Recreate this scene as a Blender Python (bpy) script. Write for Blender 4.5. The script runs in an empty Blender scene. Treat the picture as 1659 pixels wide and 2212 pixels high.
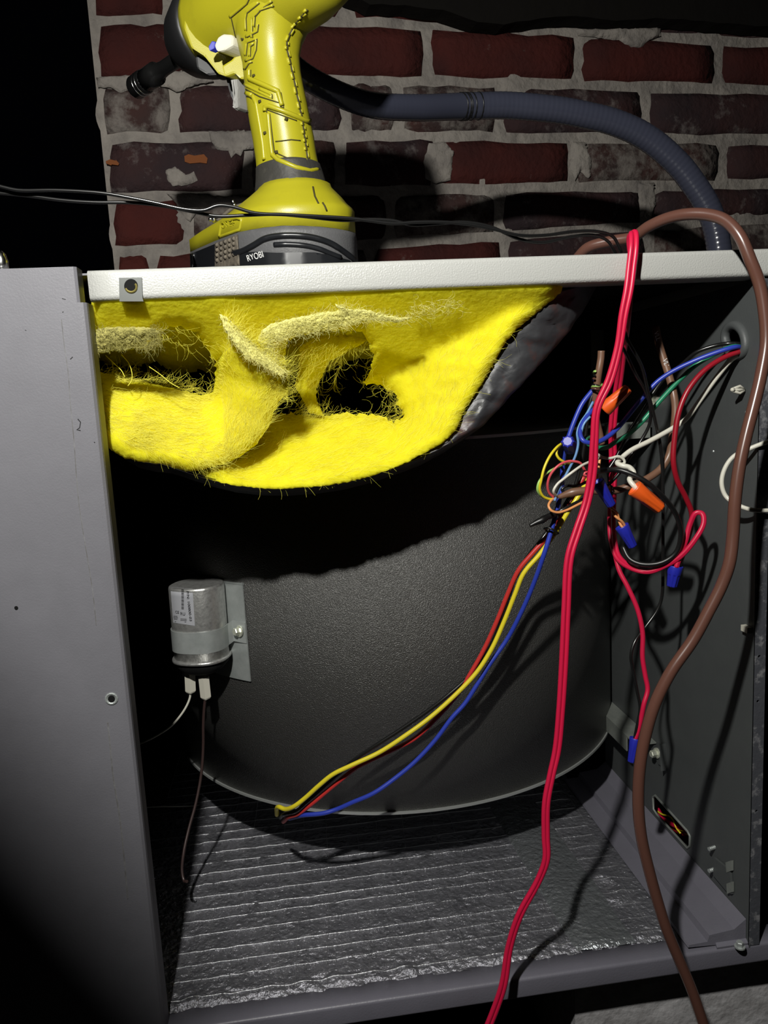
import bpy, bmesh, math, random
import numpy as np
from mathutils import Vector, Matrix, noise
from mathutils.bvhtree import BVHTree
from mathutils.geometry import delaunay_2d_cdt
random.seed(7)
rng = np.random.default_rng(7)
scene = bpy.context.scene
col = scene.collection

# ------------------------------------------------------------------ camera
YAW, PITCH, ROLL = .1209, .1491, .0538
CAM = np.array([.1177, -.5, .437])
FPX = 1650.0
_f = np.array([math.sin(YAW)*math.cos(PITCH), math.cos(YAW)*math.cos(PITCH), -math.sin(PITCH)])
_r0 = np.array([math.cos(YAW), -math.sin(YAW), 0.0])
_u0 = np.cross(_r0, _f)
_r = math.cos(ROLL)*_r0 - math.sin(ROLL)*_u0
_u = math.sin(ROLL)*_r0 + math.cos(ROLL)*_u0
cd = bpy.data.cameras.new('camera')
cam = bpy.data.objects.new('camera', cd); col.objects.link(cam)
cd.sensor_fit = 'VERTICAL'; cd.sensor_height = 36.0; cd.sensor_width = 27.0
cd.lens = FPX/2212*36
cd.clip_start = .01
cam.matrix_world = Matrix(((_r[0], _u[0], -_f[0], CAM[0]), (_r[1], _u[1], -_f[1], CAM[1]), (_r[2], _u[2], -_f[2], CAM[2]), (0, 0, 0, 1)))
scene.camera = cam

# ------------------------------------------------------------------ world, light, exposure
w = bpy.data.worlds.new('World'); scene.world = w; w.use_nodes = True
bg = w.node_tree.nodes['Background']
bg.inputs[0].default_value = (.6, .65, 1, 1); bg.inputs[1].default_value = .0006
LAMP = Vector((.008, -.45, .765))
ld = bpy.data.lights.new('work_light_beam', 'SPOT')
ld.energy = 21.0; ld.color = (1, .985, .93); ld.shadow_soft_size = .011
ld.spot_size = math.radians(134); ld.spot_blend = .6
lamp_light = bpy.data.objects.new('work_light_beam', ld); col.objects.link(lamp_light)
_aim = Vector((.26, .12, .36))
scene.cycles.max_bounces = 14; scene.cycles.diffuse_bounces = 9
scene.view_settings.view_transform = 'Standard'
scene.view_settings.look = 'None'
scene.view_settings.exposure = 0.0
scene.view_settings.gamma = 1.0
scene.view_settings.use_curve_mapping = False

# ------------------------------------------------------------------ measuring helpers
def _ray(px, py):
    return _f + (px-829.5)/FPX*_r - (py-1106)/FPX*_u
def onY(px, py, y):
    d = _ray(px, py); return Vector(CAM + d*((y-CAM[1])/d[1]))
def onX(px, py, x):
    d = _ray(px, py); return Vector(CAM + d*((x-CAM[0])/d[0]))
def onZ(px, py, z):
    d = _ray(px, py); return Vector(CAM + d*((z-CAM[2])/d[2]))
def onP(px, py, p0, n):
    d = _ray(px, py); n = np.array(n); return Vector(CAM + d*(((np.array(p0)-CAM) @ n)/(d @ n)))
def onYv(px, py, y):
    px = np.asarray(px, float); py = np.asarray(py, float); y = np.asarray(y, float)
    d = _f + ((px-829.5)/FPX)[..., None]*_r - ((py-1106)/FPX)[..., None]*_u
    return CAM + d*((y-CAM[1])/d[..., 1])[..., None]

# ------------------------------------------------------------------ materials
def mat(name, color, rough=.5, metal=0.0, spec=.5, bump=None, var=None, var_color=None, coat=0.0, coords='Object', detail=4):
    m = bpy.data.materials.new(name); m.use_nodes = True
    nt = m.node_tree; b = nt.nodes['Principled BSDF']
    b.inputs['Base Color'].default_value = (*color, 1)
    b.inputs['Roughness'].default_value = rough
    b.inputs['Metallic'].default_value = metal
    b.inputs['Specular IOR Level'].default_value = spec
    b.inputs['Coat Weight'].default_value = coat
    tc = nt.nodes.new('ShaderNodeTexCoord')
    if bump:
        sc, dist = bump
        nz = nt.nodes.new('ShaderNodeTexNoise'); nz.inputs['Scale'].default_value = sc; nz.inputs['Detail'].default_value = detail
        bp = nt.nodes.new('ShaderNodeBump'); bp.inputs['Distance'].default_value = dist; bp.inputs['Strength'].default_value = 1
        nt.links.new(tc.outputs[coords], nz.inputs['Vector']); nt.links.new(nz.outputs['Fac'], bp.inputs['Height'])
        nt.links.new(bp.outputs['Normal'], b.inputs['Normal'])
    if var:
        sc, lo, hi = var
        nz = nt.nodes.new('ShaderNodeTexNoise'); nz.inputs['Scale'].default_value = sc; nz.inputs['Detail'].default_value = 6; nz.inputs['Roughness'].default_value = .65
        rp = nt.nodes.new('ShaderNodeValToRGB')
        rp.color_ramp.elements[0].position = lo; rp.color_ramp.elements[0].color = (*color, 1)
        rp.color_ramp.elements[1].position = hi; rp.color_ramp.elements[1].color = (*var_color, 1)
        nt.links.new(tc.outputs[coords], nz.inputs['Vector']); nt.links.new(nz.outputs['Fac'], rp.inputs['Fac'])
        nt.links.new(rp.outputs['Color'], b.inputs['Base Color'])
    return m

M = {}
M['rail'] = mat('white_rail_paint', (.50, .505, .48), .30, bump=(900, .00032))
M['panel'] = mat('grey_panel_paint', (.182, .180, .200), .5, bump=(900, .0001), var=(40, .35, .8), var_color=(.162, .160, .178))
M['partition'] = mat('dark_grey_paint', (.085, .092, .092), .5, var=(30, .3, .8), var_color=(.072, .078, .079), bump=(900, .00008))
M['base'] = mat('grey_violet_paint', (.175, .17, .205), .42, var=(25, .3, .8), var_color=(.15, .146, .175), bump=(600, .00012))
M['strip'] = mat('speckled_grey_paint', (.075, .078, .09), .45, var=(110, .52, .64), var_color=(.24, .24, .25), bump=(300, .0003))
M['zinc'] = mat('galvanised_steel', (.50, .53, .52), .45, .45, var=(70, .3, .75), var_color=(.36, .39, .38))
M['clipsteel'] = mat('dull_spring_steel', (.11, .115, .11), .42, .6, var=(90, .3, .75), var_color=(.11, .115, .11))
M['dullzinc'] = mat('dull_galvanised_steel', (.34, .36, .33), .55, .4, var=(60, .3, .75), var_color=(.22, .24, .22))
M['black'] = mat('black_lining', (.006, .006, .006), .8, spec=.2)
M['drum'] = mat('black_textured_powder_coat', (.115, .113, .107), .41, .4, spec=1.0, bump=(1150, .0011), detail=1.5)
M['rawedge'] = mat('bare_steel_edge', (.62, .64, .62), .38, .6)
M['alu'] = mat('scuffed_aluminium', (.62, .62, .60), .36, .75, var=(260, .45, .7), var_color=(.42, .42, .41), bump=(500, .0002))
M['label'] = mat('silver_label', (.55, .56, .60), .4, .3)
M['ink'] = mat('black_ink', (.012, .012, .014), .6)
M['whiteprint'] = mat('white_print', (.85, .85, .83), .5)
M['foil'] = mat('foil_facing', (.42, .42, .46), .27, .75, bump=(210, .0034), var=(35, .35, .75), var_color=(.28, .28, .315), detail=7)
M['scrim'] = mat('foil_scrim_thread', (.7, .7, .72), .28, .85, bump=(500, .0006))
M['tape'] = mat('foil_tape', (.37, .39, .41), .28, .75, bump=(190, .003))
def fibre_mat():
    m = mat('yellow_fibreglass', (.82, .74, .024), .9, spec=.10, bump=(300, .0010), var=(70, .32, .72), var_color=(.72, .63, .014), detail=8)
    b = m.node_tree.nodes['Principled BSDF']
    b.inputs['Subsurface Weight'].default_value = .75; b.inputs['Subsurface Radius'].default_value = (1, .9, .25); b.inputs['Subsurface Scale'].default_value = .014
    return m
M['fibre'] = fibre_mat()
M['strand'] = mat('fibreglass_strand', (.88, .82, .09), .5, spec=.45)
M['palefibre'] = mat('pale_fibreglass', (.93, .88, .30), .8, spec=.3, bump=(520, .002), detail=8)
M['facing'] = mat('black_facing', (.040, .041, .045), .46, spec=.7, bump=(42, .0032), var=(45, .5, .66), var_color=(.075, .034, .03), detail=2.5)
M['mortar'] = mat('old_mortar', (.37, .337, .30), .95, spec=.1, bump=(90, .005), var=(24, .38, .74), var_color=(.19, .172, .16), detail=8)
def brick_mat(name, a, b, smear, lo, hi):
    m = mat(name, a, .9, spec=.15, bump=(120, .003), detail=8)
    nt = m.node_tree; bs = nt.nodes['Principled BSDF']
    tc = nt.nodes.new('ShaderNodeTexCoord')
    n1 = nt.nodes.new('ShaderNodeTexNoise'); n1.inputs['Scale'].default_value = 14; n1.inputs['Detail'].default_value = 5
    n2 = nt.nodes.new('ShaderNodeTexNoise'); n2.inputs['Scale'].default_value = 26; n2.inputs['Detail'].default_value = 8; n2.inputs['Roughness'].default_value = .7
    r1 = nt.nodes.new('ShaderNodeValToRGB'); r1.color_ramp.elements[0].position = .35; r1.color_ramp.elements[1].position = .7
    r1.color_ramp.elements[0].color = (*a, 1); r1.color_ramp.elements[1].color = (*b, 1)
    r2 = nt.nodes.new('ShaderNodeValToRGB'); r2.color_ramp.elements[0].position = lo; r2.color_ramp.elements[1].position = hi
    mx = nt.nodes.new('ShaderNodeMix'); mx.data_type = 'RGBA'
    mx.inputs[7].default_value = (*smear, 1)
    L = nt.links.new
    L(tc.outputs['Object'], n1.inputs['Vector']); L(tc.outputs['Object'], n2.inputs['Vector'])
    L(n1.outputs['Fac'], r1.inputs['Fac']); L(n2.outputs['Fac'], r2.inputs['Fac'])
    L(r1.outputs['Color'], mx.inputs[6]); L(r2.outputs['Color'], mx.inputs[0]); L(mx.outputs[2], bs.inputs['Base Color'])
    return m
M['brick_red'] = brick_mat('red_brick', (.080, .019, .016), (.050, .016, .015), (.22, .19, .17), .64, .82)
M['brick_dark'] = brick_mat('dark_brick', (.038, .027, .030), (.062, .029, .028), (.23, .20, .19), .56, .76)
M['brick_smear'] = brick_mat('mortar_smeared_brick', (.070, .034, .030), (.048, .036, .035), (.22, .195, .175), .44, .60)
M['burnt'] = mat('orange_burn', (.24, .075, .02), .9)
M['conduit'] = mat('grey_conduit', (.048, .052, .078), .2, spec=.8)
M['concrete'] = mat('concrete', (.52, .51, .52), .9, bump=(140, .0014), var=(60, .35, .7), var_color=(.30, .29, .29), detail=8)
M['soil'] = mat('dark_soil', (.012, .011, .01), 1.0, spec=.1, bump=(40, .01))
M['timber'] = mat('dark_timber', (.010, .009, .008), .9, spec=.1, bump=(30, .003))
def plastic(name, c, rough=.38, **k): return mat(name, c, rough, spec=.65, **k)
W = {
 'red': plastic('crimson_insulation', (.66, .010, .060)), 'darkred': plastic('dark_red_insulation', (.33, .006, .018)),
 'bundlered': plastic('red_insulation', (.60, .035, .03)),
 'brown': plastic('brown_jacket', (.125, .055, .04), .26), 'tan': plastic('tan_brown_jacket', (.20, .105, .065)),
 'black': plastic('black_insulation', (.008, .008, .008)), 'blue': plastic('blue_insulation', (.028, .055, .45)),
 'deepblue': plastic('deep_blue_insulation', (.02, .03, .36)),
 'yellow': plastic('yellow_insulation', (.86, .72, .03)), 'white': plastic('white_insulation', (.74, .72, .62)),
 'green': plastic('green_insulation', (.02, .26, .13)), 'lime': plastic('pale_green_insulation', (.42, .70, .18)),
 'sky': plastic('light_blue_insulation', (.16, .33, .62)), 'pink': plastic('pink_red_insulation', (.74, .09, .11)),
 'peach': plastic('orange_insulation', (.85, .36, .13)), 'nutblue': plastic('blue_connector', (.018, .025, .42), .42),
 'nutorange': plastic('orange_connector', (.85, .115, .012), .38), 'glossblack': plastic('glossy_black_wire', (.010, .010, .010), .24),
}
M['tool'] = mat('yellow_green_plastic', (.42, .385, .016), .36, spec=.5, bump=(1500, .00005), var=(35, .55, .8), var_color=(.33, .295, .016))
M['groove'] = mat('dark_groove', (.05, .042, .006), .8)  # dark olive for the grip grooves, seam dashes and spots
M['rubber'] = mat('dark_rubber', (.045, .043, .038), .55, bump=(300, .0003), var=(60, .5, .75), var_color=(.085, .08, .066))
M['toolblack'] = mat('black_tool_rubber', (.012, .012, .013), .45)
M['steel'] = mat('black_oxide_steel', (.02, .02, .02), .25, .6)
M['chrome'] = mat('bright_steel', (.8, .8, .78), .2, 1.0)
M['trigger'] = mat('pale_grey_plastic', (.27, .265, .25), .45)
M['cream'] = mat('cream_plastic', (.62, .60, .51), .42)
M['battgrey'] = mat('grey_battery_plastic', (.105, .105, .108), .5, spec=.4, bump=(700, .0002), var=(50, .55, .75), var_color=(.15, .15, .15))
M['battblack'] = mat('black_battery_plastic', (.011, .012, .014), .3)
M['dust'] = mat('dusty_grip_plastic', (.10, .085, .065), .75, bump=(260, .0008), var=(140, .45, .65), var_color=(.20, .17, .125))
M['bolt'] = mat('zinc_bolt', (.72, .74, .62), .3, .55)
M['brass'] = mat('brass_thread', (.55, .47, .15), .4, .8)

# ------------------------------------------------------------------ object helpers
def link_mesh(name, verts, faces, material, parent=None, smooth=False, kind=None, label=None):
    me = bpy.data.meshes.new(name)
    me.from_pydata([tuple(v) for v in verts], [], faces)
    me.update()
    if smooth:
        me.polygons.foreach_set('use_smooth', [True]*len(me.polygons))
    me.materials.append(material)
    o = bpy.data.objects.new(name, me); col.objects.link(o)
    if parent is not None:
        o.parent = parent
        if parent.type == 'EMPTY': o.matrix_parent_inverse = parent.matrix_basis.inverted()
    if kind: o['kind'] = kind
    if label: o['label'] = label
    return o
def tag(o, label, cat, group=None):
    o['label'] = label; o['category'] = cat
    if group: o['group'] = group
    return o
def thing(name, label, cat, loc=(0, 0, 0), group=None):
    o = bpy.data.objects.new(name, None); col.objects.link(o)
    o.empty_display_size = .01; o.location = loc
    return tag(o, label, cat, group)
def structure(o): o['kind'] = 'structure'; return o

class MB:
    def __init__(s): s.v = []; s.f = []
    def add(s, verts, faces):
        n = len(s.v); s.v += [Vector(v) for v in verts]; s.f += [tuple(i+n for i in f) for f in faces]; return s
    def box(s, lo, hi):
        x0, y0, z0 = lo; x1, y1, z1 = hi
        return s.add([(x0,y0,z0),(x1,y0,z0),(x1,y1,z0),(x0,y1,z0),(x0,y0,z1),(x1,y0,z1),(x1,y1,z1),(x0,y1,z1)],
              [(0,3,2,1),(4,5,6,7),(0,1,5,4),(1,2,6,5),(2,3,7,6),(3,0,4,7)])
    def hexa(s, p):      # 8 points: bottom ring 4, top ring 4
        return s.add(p, [(0,3,2,1),(4,5,6,7),(0,1,5,4),(1,2,6,5),(2,3,7,6),(3,0,4,7)])
    def tube(s, pts, r, n=8, caps=True, flat=None):
        pts = [Vector(p) for p in pts]; m = len(pts)
        rs = r if isinstance(r, (list, tuple)) else [r]*m
        T = []
        for i in range(m):
            t = pts[min(i+1, m-1)]-pts[max(i-1, 0)]
            T.append(t.normalized() if t.length > 1e-12 else Vector((0, 0, 1)))
        ref = Vector((0, 1, 0)) if abs(T[0].y) < .9 else Vector((1, 0, 0))
        N = (ref - T[0]*ref.dot(T[0])).normalized()
        vs = []
        for i in range(m):
            N = (N - T[i]*N.dot(T[i]))
            N = N.normalized() if N.length > 1e-9 else Vector((1, 0, 0))
            B = T[i].cross(N)
            for k in range(n):
                a = 2*math.pi*k/n
                vs.append(pts[i] + (N*math.cos(a) + B*math.sin(a))*rs[i])
        fs = [(i*n+k, i*n+(k+1) % n, (i+1)*n+(k+1) % n, (i+1)*n+k) for i in range(m-1) for k in range(n)]
        if caps: fs += [tuple(range(n-1, -1, -1)), tuple((m-1)*n+k for k in range(n))]
        return s.add(vs, fs)
    def rings(s, rings, caps=True, closed=True):
        n = len(rings[0]); m = len(rings)
        vs = [p for r in rings for p in r]
        kk = n if closed else n-1
        fs = [(i*n+k, i*n+(k+1) % n, (i+1)*n+(k+1) % n, (i+1)*n+k) for i in range(m-1) for k in range(kk)]
        if caps and closed: fs += [tuple(range(n-1, -1, -1)), tuple((m-1)*n+k for k in range(n))]
        return s.add(vs, fs)
    def lathe(s, p0, axis, prof, n=20):   # prof: list of (distance along the axis, radius)
        p0 = Vector(p0); ax = Vector(axis).normalized()
        ref = Vector((0, 0, 1)) if abs(ax.z) < .9 else Vector((1, 0, 0))
        U = ax.cross(ref).normalized(); V = ax.cross(U)
        return s.rings([[p0+ax*d+(U*math.cos(2*math.pi*k/n)+V*math.sin(2*math.pi*k/n))*r for k in range(n)] for d, r in prof])
    def build(s, name, material, parent=None, smooth=False, **k):
        return link_mesh(name, s.v, s.f, material, parent, smooth, **k)

def catmull(pts, n=8):
    P = [np.array(p, float) for p in pts]
    P = [2*P[0]-P[1]] + P + [2*P[-1]-P[-2]]
    out = []
    for i in range(1, len(P)-2):
        p0, p1, p2, p3 = P[i-1:i+3]
        # centripetal spacing
        t0 = 0.0; t1 = t0+max(np.linalg.norm(p1-p0), 1e-9)**.5; t2 = t1+max(np.linalg.norm(p2-p1), 1e-9)**.5; t3 = t2+max(np.linalg.norm(p3-p2), 1e-9)**.5
        for k in range(n):
            t = t1+(t2-t1)*k/n
            a1 = (t1-t)/(t1-t0)*p0+(t-t0)/(t1-t0)*p1; a2 = (t2-t)/(t2-t1)*p1+(t-t1)/(t2-t1)*p2; a3 = (t3-t)/(t3-t2)*p2+(t-t2)/(t3-t2)*p3
            b1 = (t2-t)/(t2-t0)*a1+(t-t0)/(t2-t0)*a2; b2 = (t3-t)/(t3-t1)*a2+(t-t1)/(t3-t1)*a3
            out.append((t2-t)/(t2-t1)*b1+(t-t1)/(t2-t1)*b2)
    out.append(P[-2]); return [Vector(p) for p in out]

def in_poly(px, py, poly):
    px = np.asarray(px, float); py = np.asarray(py, float)
    c = np.zeros(px.shape, bool); n = len(poly)
    for i in range(n):
        x0, y0 = poly[i]; x1, y1 = poly[(i+1) % n]
        k = ((y0 > py) != (y1 > py))
        with np.errstate(divide='ignore', invalid='ignore'):
            xi = (x1-x0)*(py-y0)/(y1-y0 if y1 != y0 else 1e-12)+x0
        c ^= k & (px < xi)
    return c
def resample(poly, step, closed=True, jit=0.0):
    out = []; n = len(poly)
    for i in range(n if closed else n-1):
        a = np.array(poly[i], float); b = np.array(poly[(i+1) % n], float)
        k = max(1, int(np.linalg.norm(b-a)/step))
        for j in range(k):
            p = a+(b-a)*j/k
            out.append((p[0]+random.uniform(-jit, jit), p[1]+random.uniform(-jit, jit)))
    if not closed: out.append(tuple(poly[-1]))
    return out
def tri_region(outer, holes, step, interior=True):
    """Delaunay mesh of a 2-D outline with holes; returns points, triangles."""
    pts = []; edges = []
    for poly in [outer]+list(holes):
        n0 = len(pts); pts += poly
        edges += [(n0+i, n0+(i+1) % len(poly)) for i in range(len(poly))]
    if interior:
        xs = np.arange(min(p[0] for p in outer), max(p[0] for p in outer), step)
        ys = np.arange(min(p[1] for p in outer), max(p[1] for p in outer), step)
        gx, gy = np.meshgrid(xs, ys); gx = gx.ravel()+rng.uniform(-.25, .25, gx.size)*step; gy = gy.ravel()+rng.uniform(-.25, .25, gy.size)*step
        k = in_poly(gx, gy, outer)
        for h in holes: k &= ~in_poly(gx, gy, h)
        pts = pts+list(zip(gx[k], gy[k]))
    V, E, F, *_ = delaunay_2d_cdt([Vector((float(a), float(b))) for a, b in pts], edges, [], 0, 1e-9)
    V = np.array([tuple(v) for v in V]); F = np.array([f for f in F if len(f) == 3])
    c = V[F].mean(1)
    k = in_poly(c[:, 0], c[:, 1], outer)
    for h in holes: k &= ~in_poly(c[:, 0], c[:, 1], h)
    return V, [tuple(int(i) for i in f) for f in F[k]]
def border(F):
    s = {}
    for f in F:
        for i in range(3):
            e = (f[i], f[(i+1) % 3]); s[e] = 1
    return [e for e in s if (e[1], e[0]) not in s]
def plate(mb, uv, F, fn, thick):
    """flat plate from 2-D triangles: fn(u, v) -> Vector, thick = offset Vector."""
    n = len(uv); A = [fn(u, v) for u, v in uv]; B = [a+thick for a in A]
    fs = list(F)+[tuple(n+i for i in reversed(f)) for f in F]
    for a, b in border(F): fs.append((b, a, n+a, n+b))
    mb.add(A+B, fs); return mb
def circle2(cx, cy, rx, ry=None, n=20): return [(cx+rx*math.cos(2*math.pi*i/n), cy+(ry or rx)*math.sin(2*math.pi*i/n)) for i in range(n)]
def bolt(mb, p, ax, r, h):       # hexagon head with a washer flange
    p = Vector(p); ax = Vector(ax).normalized()
    mb.lathe(p, ax, [(0, r*1.45), (h*.22, r*1.45), (h*.25, r*1.2)], 16)
    ref = Vector((0, 0, 1)) if abs(ax.z) < .9 else Vector((1, 0, 0)); U = ax.cross(ref).normalized(); V = ax.cross(U)
    ring = lambda d, q: [p+ax*d+(U*math.cos(k*math.pi/3)+V*math.sin(k*math.pi/3))*q for k in range(6)]
    mb.rings([ring(h*.2, r), ring(h*.9, r), ring(h, r*.85)])
    return mb
def text_mesh(name, body, size, origin, right, up, material, parent, depth=.0002, squash=1.0):
    c = bpy.data.curves.new(name, 'FONT'); c.body = body; c.size = size; c.extrude = depth; c.align_x = 'LEFT'
    t = bpy.data.objects.new(name, c); col.objects.link(t)
    bpy.context.view_layer.update()
    me = bpy.data.meshes.new_from_object(t.evaluated_get(bpy.context.evaluated_depsgraph_get()))
    col.objects.unlink(t); bpy.data.objects.remove(t)
    R = Vector(right).normalized(); U = (Vector(up)-R*Vector(up).dot(R)).normalized(); N = R.cross(U)
    vs = [Vector(origin)+R*(v.co.x*squash)+U*v.co.y+N*v.co.z for v in me.vertices]
    return link_mesh(name, vs, [tuple(p.vertices) for p in me.polygons], material, parent)

# ================================================================== THE SETTING
WALLN = np.array([math.sin(math.radians(8)), -math.cos(math.radians(8)), 0.0]); WALL0 = np.array([0, .56, 0.0])
WT = Vector((math.cos(math.radians(8)), math.sin(math.radians(8)), 0)); WN = Vector(WALLN)
def wall(px, py): return onP(px, py, WALL0, WALLN)
def wall_uv(p): d = p-Vector(WALL0); return d.dot(WT), d.z

rowsY = [  # y of the joint centre at x = 300, 800, 1500
 (-95, -82, -40), (44, 47, 84), (178, 171, 190), (297, 292, 300), (425, 412, 400), (542, 527, 482), (665, 640, 585)]
def rowy(i, x):
    a, b, c = rowsY[i]
    return a+(b-a)*(x-300)/500 if x < 800 else b+(c-b)*(x-800)/700
rowsX = [  # joint centres in each course
 [150, 362, 752, 1085, 1400, 1720], [165, 412, 600, 923, 1249, 1551, 1860], [175, 378, 562, 746, 860, 1080, 1394, 1720],
 [190, 535, 735, 944, 1237, 1560, 1880], [205, 409, 640, 842, 1077, 1393, 1700], [215, 330, 570, 800, 1090, 1400, 1720]]
rowsM = ['rrrdd', 'rrrrrr', 'sddssdd', 'dsdrsd', 'rsdsdd', 'rrsrds']
wallmb = MB()
u0, u1, z0, z1 = -.105, 1.12, -.13, 1.28
NU, NZ = 190, 190
def edge_u(z): return -.083+.004*math.sin(z*37)+.003*math.sin(z*91+1)
joint_u = []
wv = []
def near_joint(px, py):
    return 0
for j in range(NZ):
    z = z0+(z1-z0)*j/(NZ-1)
    for i in range(NU):
        u = edge_u(z)+(u1-edge_u(z))*i/(NU-1)
        h = noise.fractal(Vector((u*22, z*22, 3.3)), 1.0, 2.1, 4)*.0032+noise.noise(Vector((u*9, z*14, 8.1)))*.0022
        wv.append(Vector(WALL0)+WT*u+Vector((0, 0, z))+WN*(h-.0008))
wf = [(j*NU+i, j*NU+i+1, (j+1)*NU+i+1, (j+1)*NU+i) for j in range(NZ-1) for i in range(NU-1)]
wall_o = link_mesh('wall_back', wv, wf, M['mortar'], None, True)
# the body of the wall behind its face
mb = MB(); a = Vector(WALL0)+WT*edge_u(.6); bq = Vector(WALL0)+WT*u1
mb.hexa([a-WN*.004+Vector((0,0,z0)), bq-WN*.004+Vector((0,0,z0)), bq-WN*.2+Vector((0,0,z0)), a-WN*.2+Vector((0,0,z0)),
         a-WN*.004+Vector((0,0,z1)), bq-WN*.004+Vector((0,0,z1)), bq-WN*.2+Vector((0,0,z1)), a-WN*.2+Vector((0,0,z1))])
structure(wall_o)
mb.build('wall_core', M['mortar'], wall_o)
def brick(c, seed, material):
    """c: four wall points bl, br, tr, tl; face grid 5 x 3 with worn edge, sides running into the mortar."""
    rr = random.Random(seed); nx, nz = 6, 4
    proud = .0038+rr.uniform(-.0010, .0014)
    ring = lambda s, t: (c[0]*(1-s)+c[1]*s)*(1-t)+(c[3]*(1-s)+c[2]*s)*t
    vs = []; fs = []
    for j in range(nz+1):
        for i in range(nx+1):
            s = i/nx; t = j/nz
            e = (i in (0, nx)) or (j in (0, nz)); cn = (i in (0, nx)) and (j in (0, nz))
            p = ring(s, t)
            if e:
                p = p+WT*rr.uniform(-.0022, .0022)+Vector((0, 0, rr.uniform(-.002, .002)))
                if cn: p = p+(ring(.5, .5)-p)*.022
            p = p+WN*(proud-(.0025 if e else 0)-(.0015 if cn else 0)+rr.uniform(-.0006, .0006))
            vs.append(p)
    W1 = nx+1
    fs += [(j*W1+i, j*W1+i+1, (j+1)*W1+i+1, (j+1)*W1+i) for j in range(nz) for i in range(nx)]
    loop = [i for i in range(W1)]+[j*W1+nx for j in range(1, nz+1)]+[nz*W1+i for i in range(nx-1, -1, -1)]+[j*W1 for j in range(nz-1, 0, -1)]
    n = len(vs); vs += [vs[k]-WN*.012 for k in loop]
    fs += [(loop[k], n+k, n+(k+1) % len(loop), loop[(k+1) % len(loop)]) for k in range(len(loop))]
    return link_mesh('brick', vs, fs, material, wall_o, True)
mm = {'r': M['brick_red'], 'd': M['brick_dark'], 's': M['brick_smear']}
left_px = lambda y: 203+y*.082
for ri, xs in enumerate(rowsX):
    for bi in range(len(xs)-1):
        xa, xb = xs[bi]+11, xs[bi+1]-11
        if bi == 0: xa = left_px(rowy(ri, 250)+60)+4
        q = [wall(xa, rowy(ri+1, xa)-11), wall(xb, rowy(ri+1, xb)-11), wall(xb, rowy(ri, xb)+12), wall(xa, rowy(ri, xa)+12)]
        brick(q, ri*20+bi, mm[rowsM[ri][bi % len(rowsM[ri])]])
# two orange burnt spots on the dark brick at the left
for (x0, y0, x1, y1, s) in ((398, 336, 448, 356, 1), (229, 347, 258, 360, 2)):
    rr = random.Random(s); P = [(x0, y0+4), (x0+9, y0), (x0+22, y0+3), (x1-8, y0), (x1, y0+9), (x1-2, y1), (x1-16, y1-2), (x0+12, y1), (x0+1, y1-4)]
    mb = MB(); A = [wall(*p)+WN*.0054 for p in P]; B = [p-WN*.003 for p in A]; n = len(A)
    mb.add(A+B, [tuple(range(n-1, -1, -1))]+[(i, (i+1) % n, n+(i+1) % n, n+i) for i in range(n)])
    mb.build('burnt_spot', M['burnt'], wall_o)
# lumps of squeezed mortar hanging over the brick edges
def lump(pts, h, seed):
    V, F = tri_region(resample(pts, 6, True, 1.2), [], 7)
    cx, cy = np.mean(V, 0)
    out = []
    bd = {i for e in border(F) for i in e}
    for i, (x, y) in enumerate(V):
        hh = -.001 if i in bd else h*(.7+.5*noise.noise(Vector((x*.05, y*.05, seed))))
        out.append(wall(float(x), float(y))+WN*(.0046+hh))
    link_mesh('mortar_lump', out, F, M['mortar'], wall_o, True)
lump([(450, 286), (560, 284), (560, 322), (525, 326), (519, 340), (508, 332), (500, 343), (492, 328), (470, 326), (455, 305)], .005, 1)
lump([(208, 170), (290, 164), (300, 180), (282, 196), (262, 204), (240, 192), (212, 192)], .004, 2)
lump([(335, 180), (352, 158), (400, 156), (455, 170), (462, 178), (420, 186), (392, 198), (380, 202), (366, 192), (345, 188)], .005, 3)
lump([(1240, 66), (1420, 62), (1425, 80), (1395, 92), (1380, 106), (1360, 104), (1335, 90), (1290, 84), (1245, 80)], .005, 4)
lump([(925, 312), (960, 308), (978, 330), (972, 390), (940, 398), (918, 388), (912, 350)], .004, 5)
lump([(1232, 306), (1262, 310), (1275, 360), (1268, 388), (1250, 372), (1240, 392), (1228, 360)], .005, 6)
lump([(1375, 398), (1410, 396), (1412, 440), (1405, 470), (1392, 462), (1380, 472), (1376, 430)], .005, 7)
lump([(358, 370), (378, 362), (402, 380), (418, 372), (428, 392), (404, 402), (372, 404), (360, 388)], .0035, 8)
lump([(915, 8), (962, 6), (966, 22), (940, 26), (918, 20)], .006, 9)
lump([(360, 420), (470, 424), (560, 428), (560, 440), (430, 452), (412, 480), (398, 470), (380, 440)], .004, 10)

# ground under the furnace and the void around it
fl = MB(); N = 24
fv = [(-1.2+3.0*i/N, -1.4+2.4*j/N, -.16+.008*noise.noise(Vector((i*.9, j*.9, 2)))) for j in range(N+1) for i in range(N+1)]
fl.add(fv, [(j*(N+1)+i, j*(N+1)+i+1, (j+1)*(N+1)+i+1, (j+1)*(N+1)+i) for j in range(N) for i in range(N)])
structure(fl.build('floor', M['soil'], None, True))
# dark overhang: near-black plate with an uneven lower edge above the brickwork
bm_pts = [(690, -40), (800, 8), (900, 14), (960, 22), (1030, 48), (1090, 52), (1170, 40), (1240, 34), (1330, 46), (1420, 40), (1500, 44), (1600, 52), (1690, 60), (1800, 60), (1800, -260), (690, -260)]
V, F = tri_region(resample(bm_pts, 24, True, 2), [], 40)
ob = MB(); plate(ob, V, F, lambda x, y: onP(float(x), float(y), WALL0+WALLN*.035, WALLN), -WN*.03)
tag(ob.build('dark_overhang', M['timber']), 'near-black overhang with an uneven lower edge in front of the top bricks', 'overhang')

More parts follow.
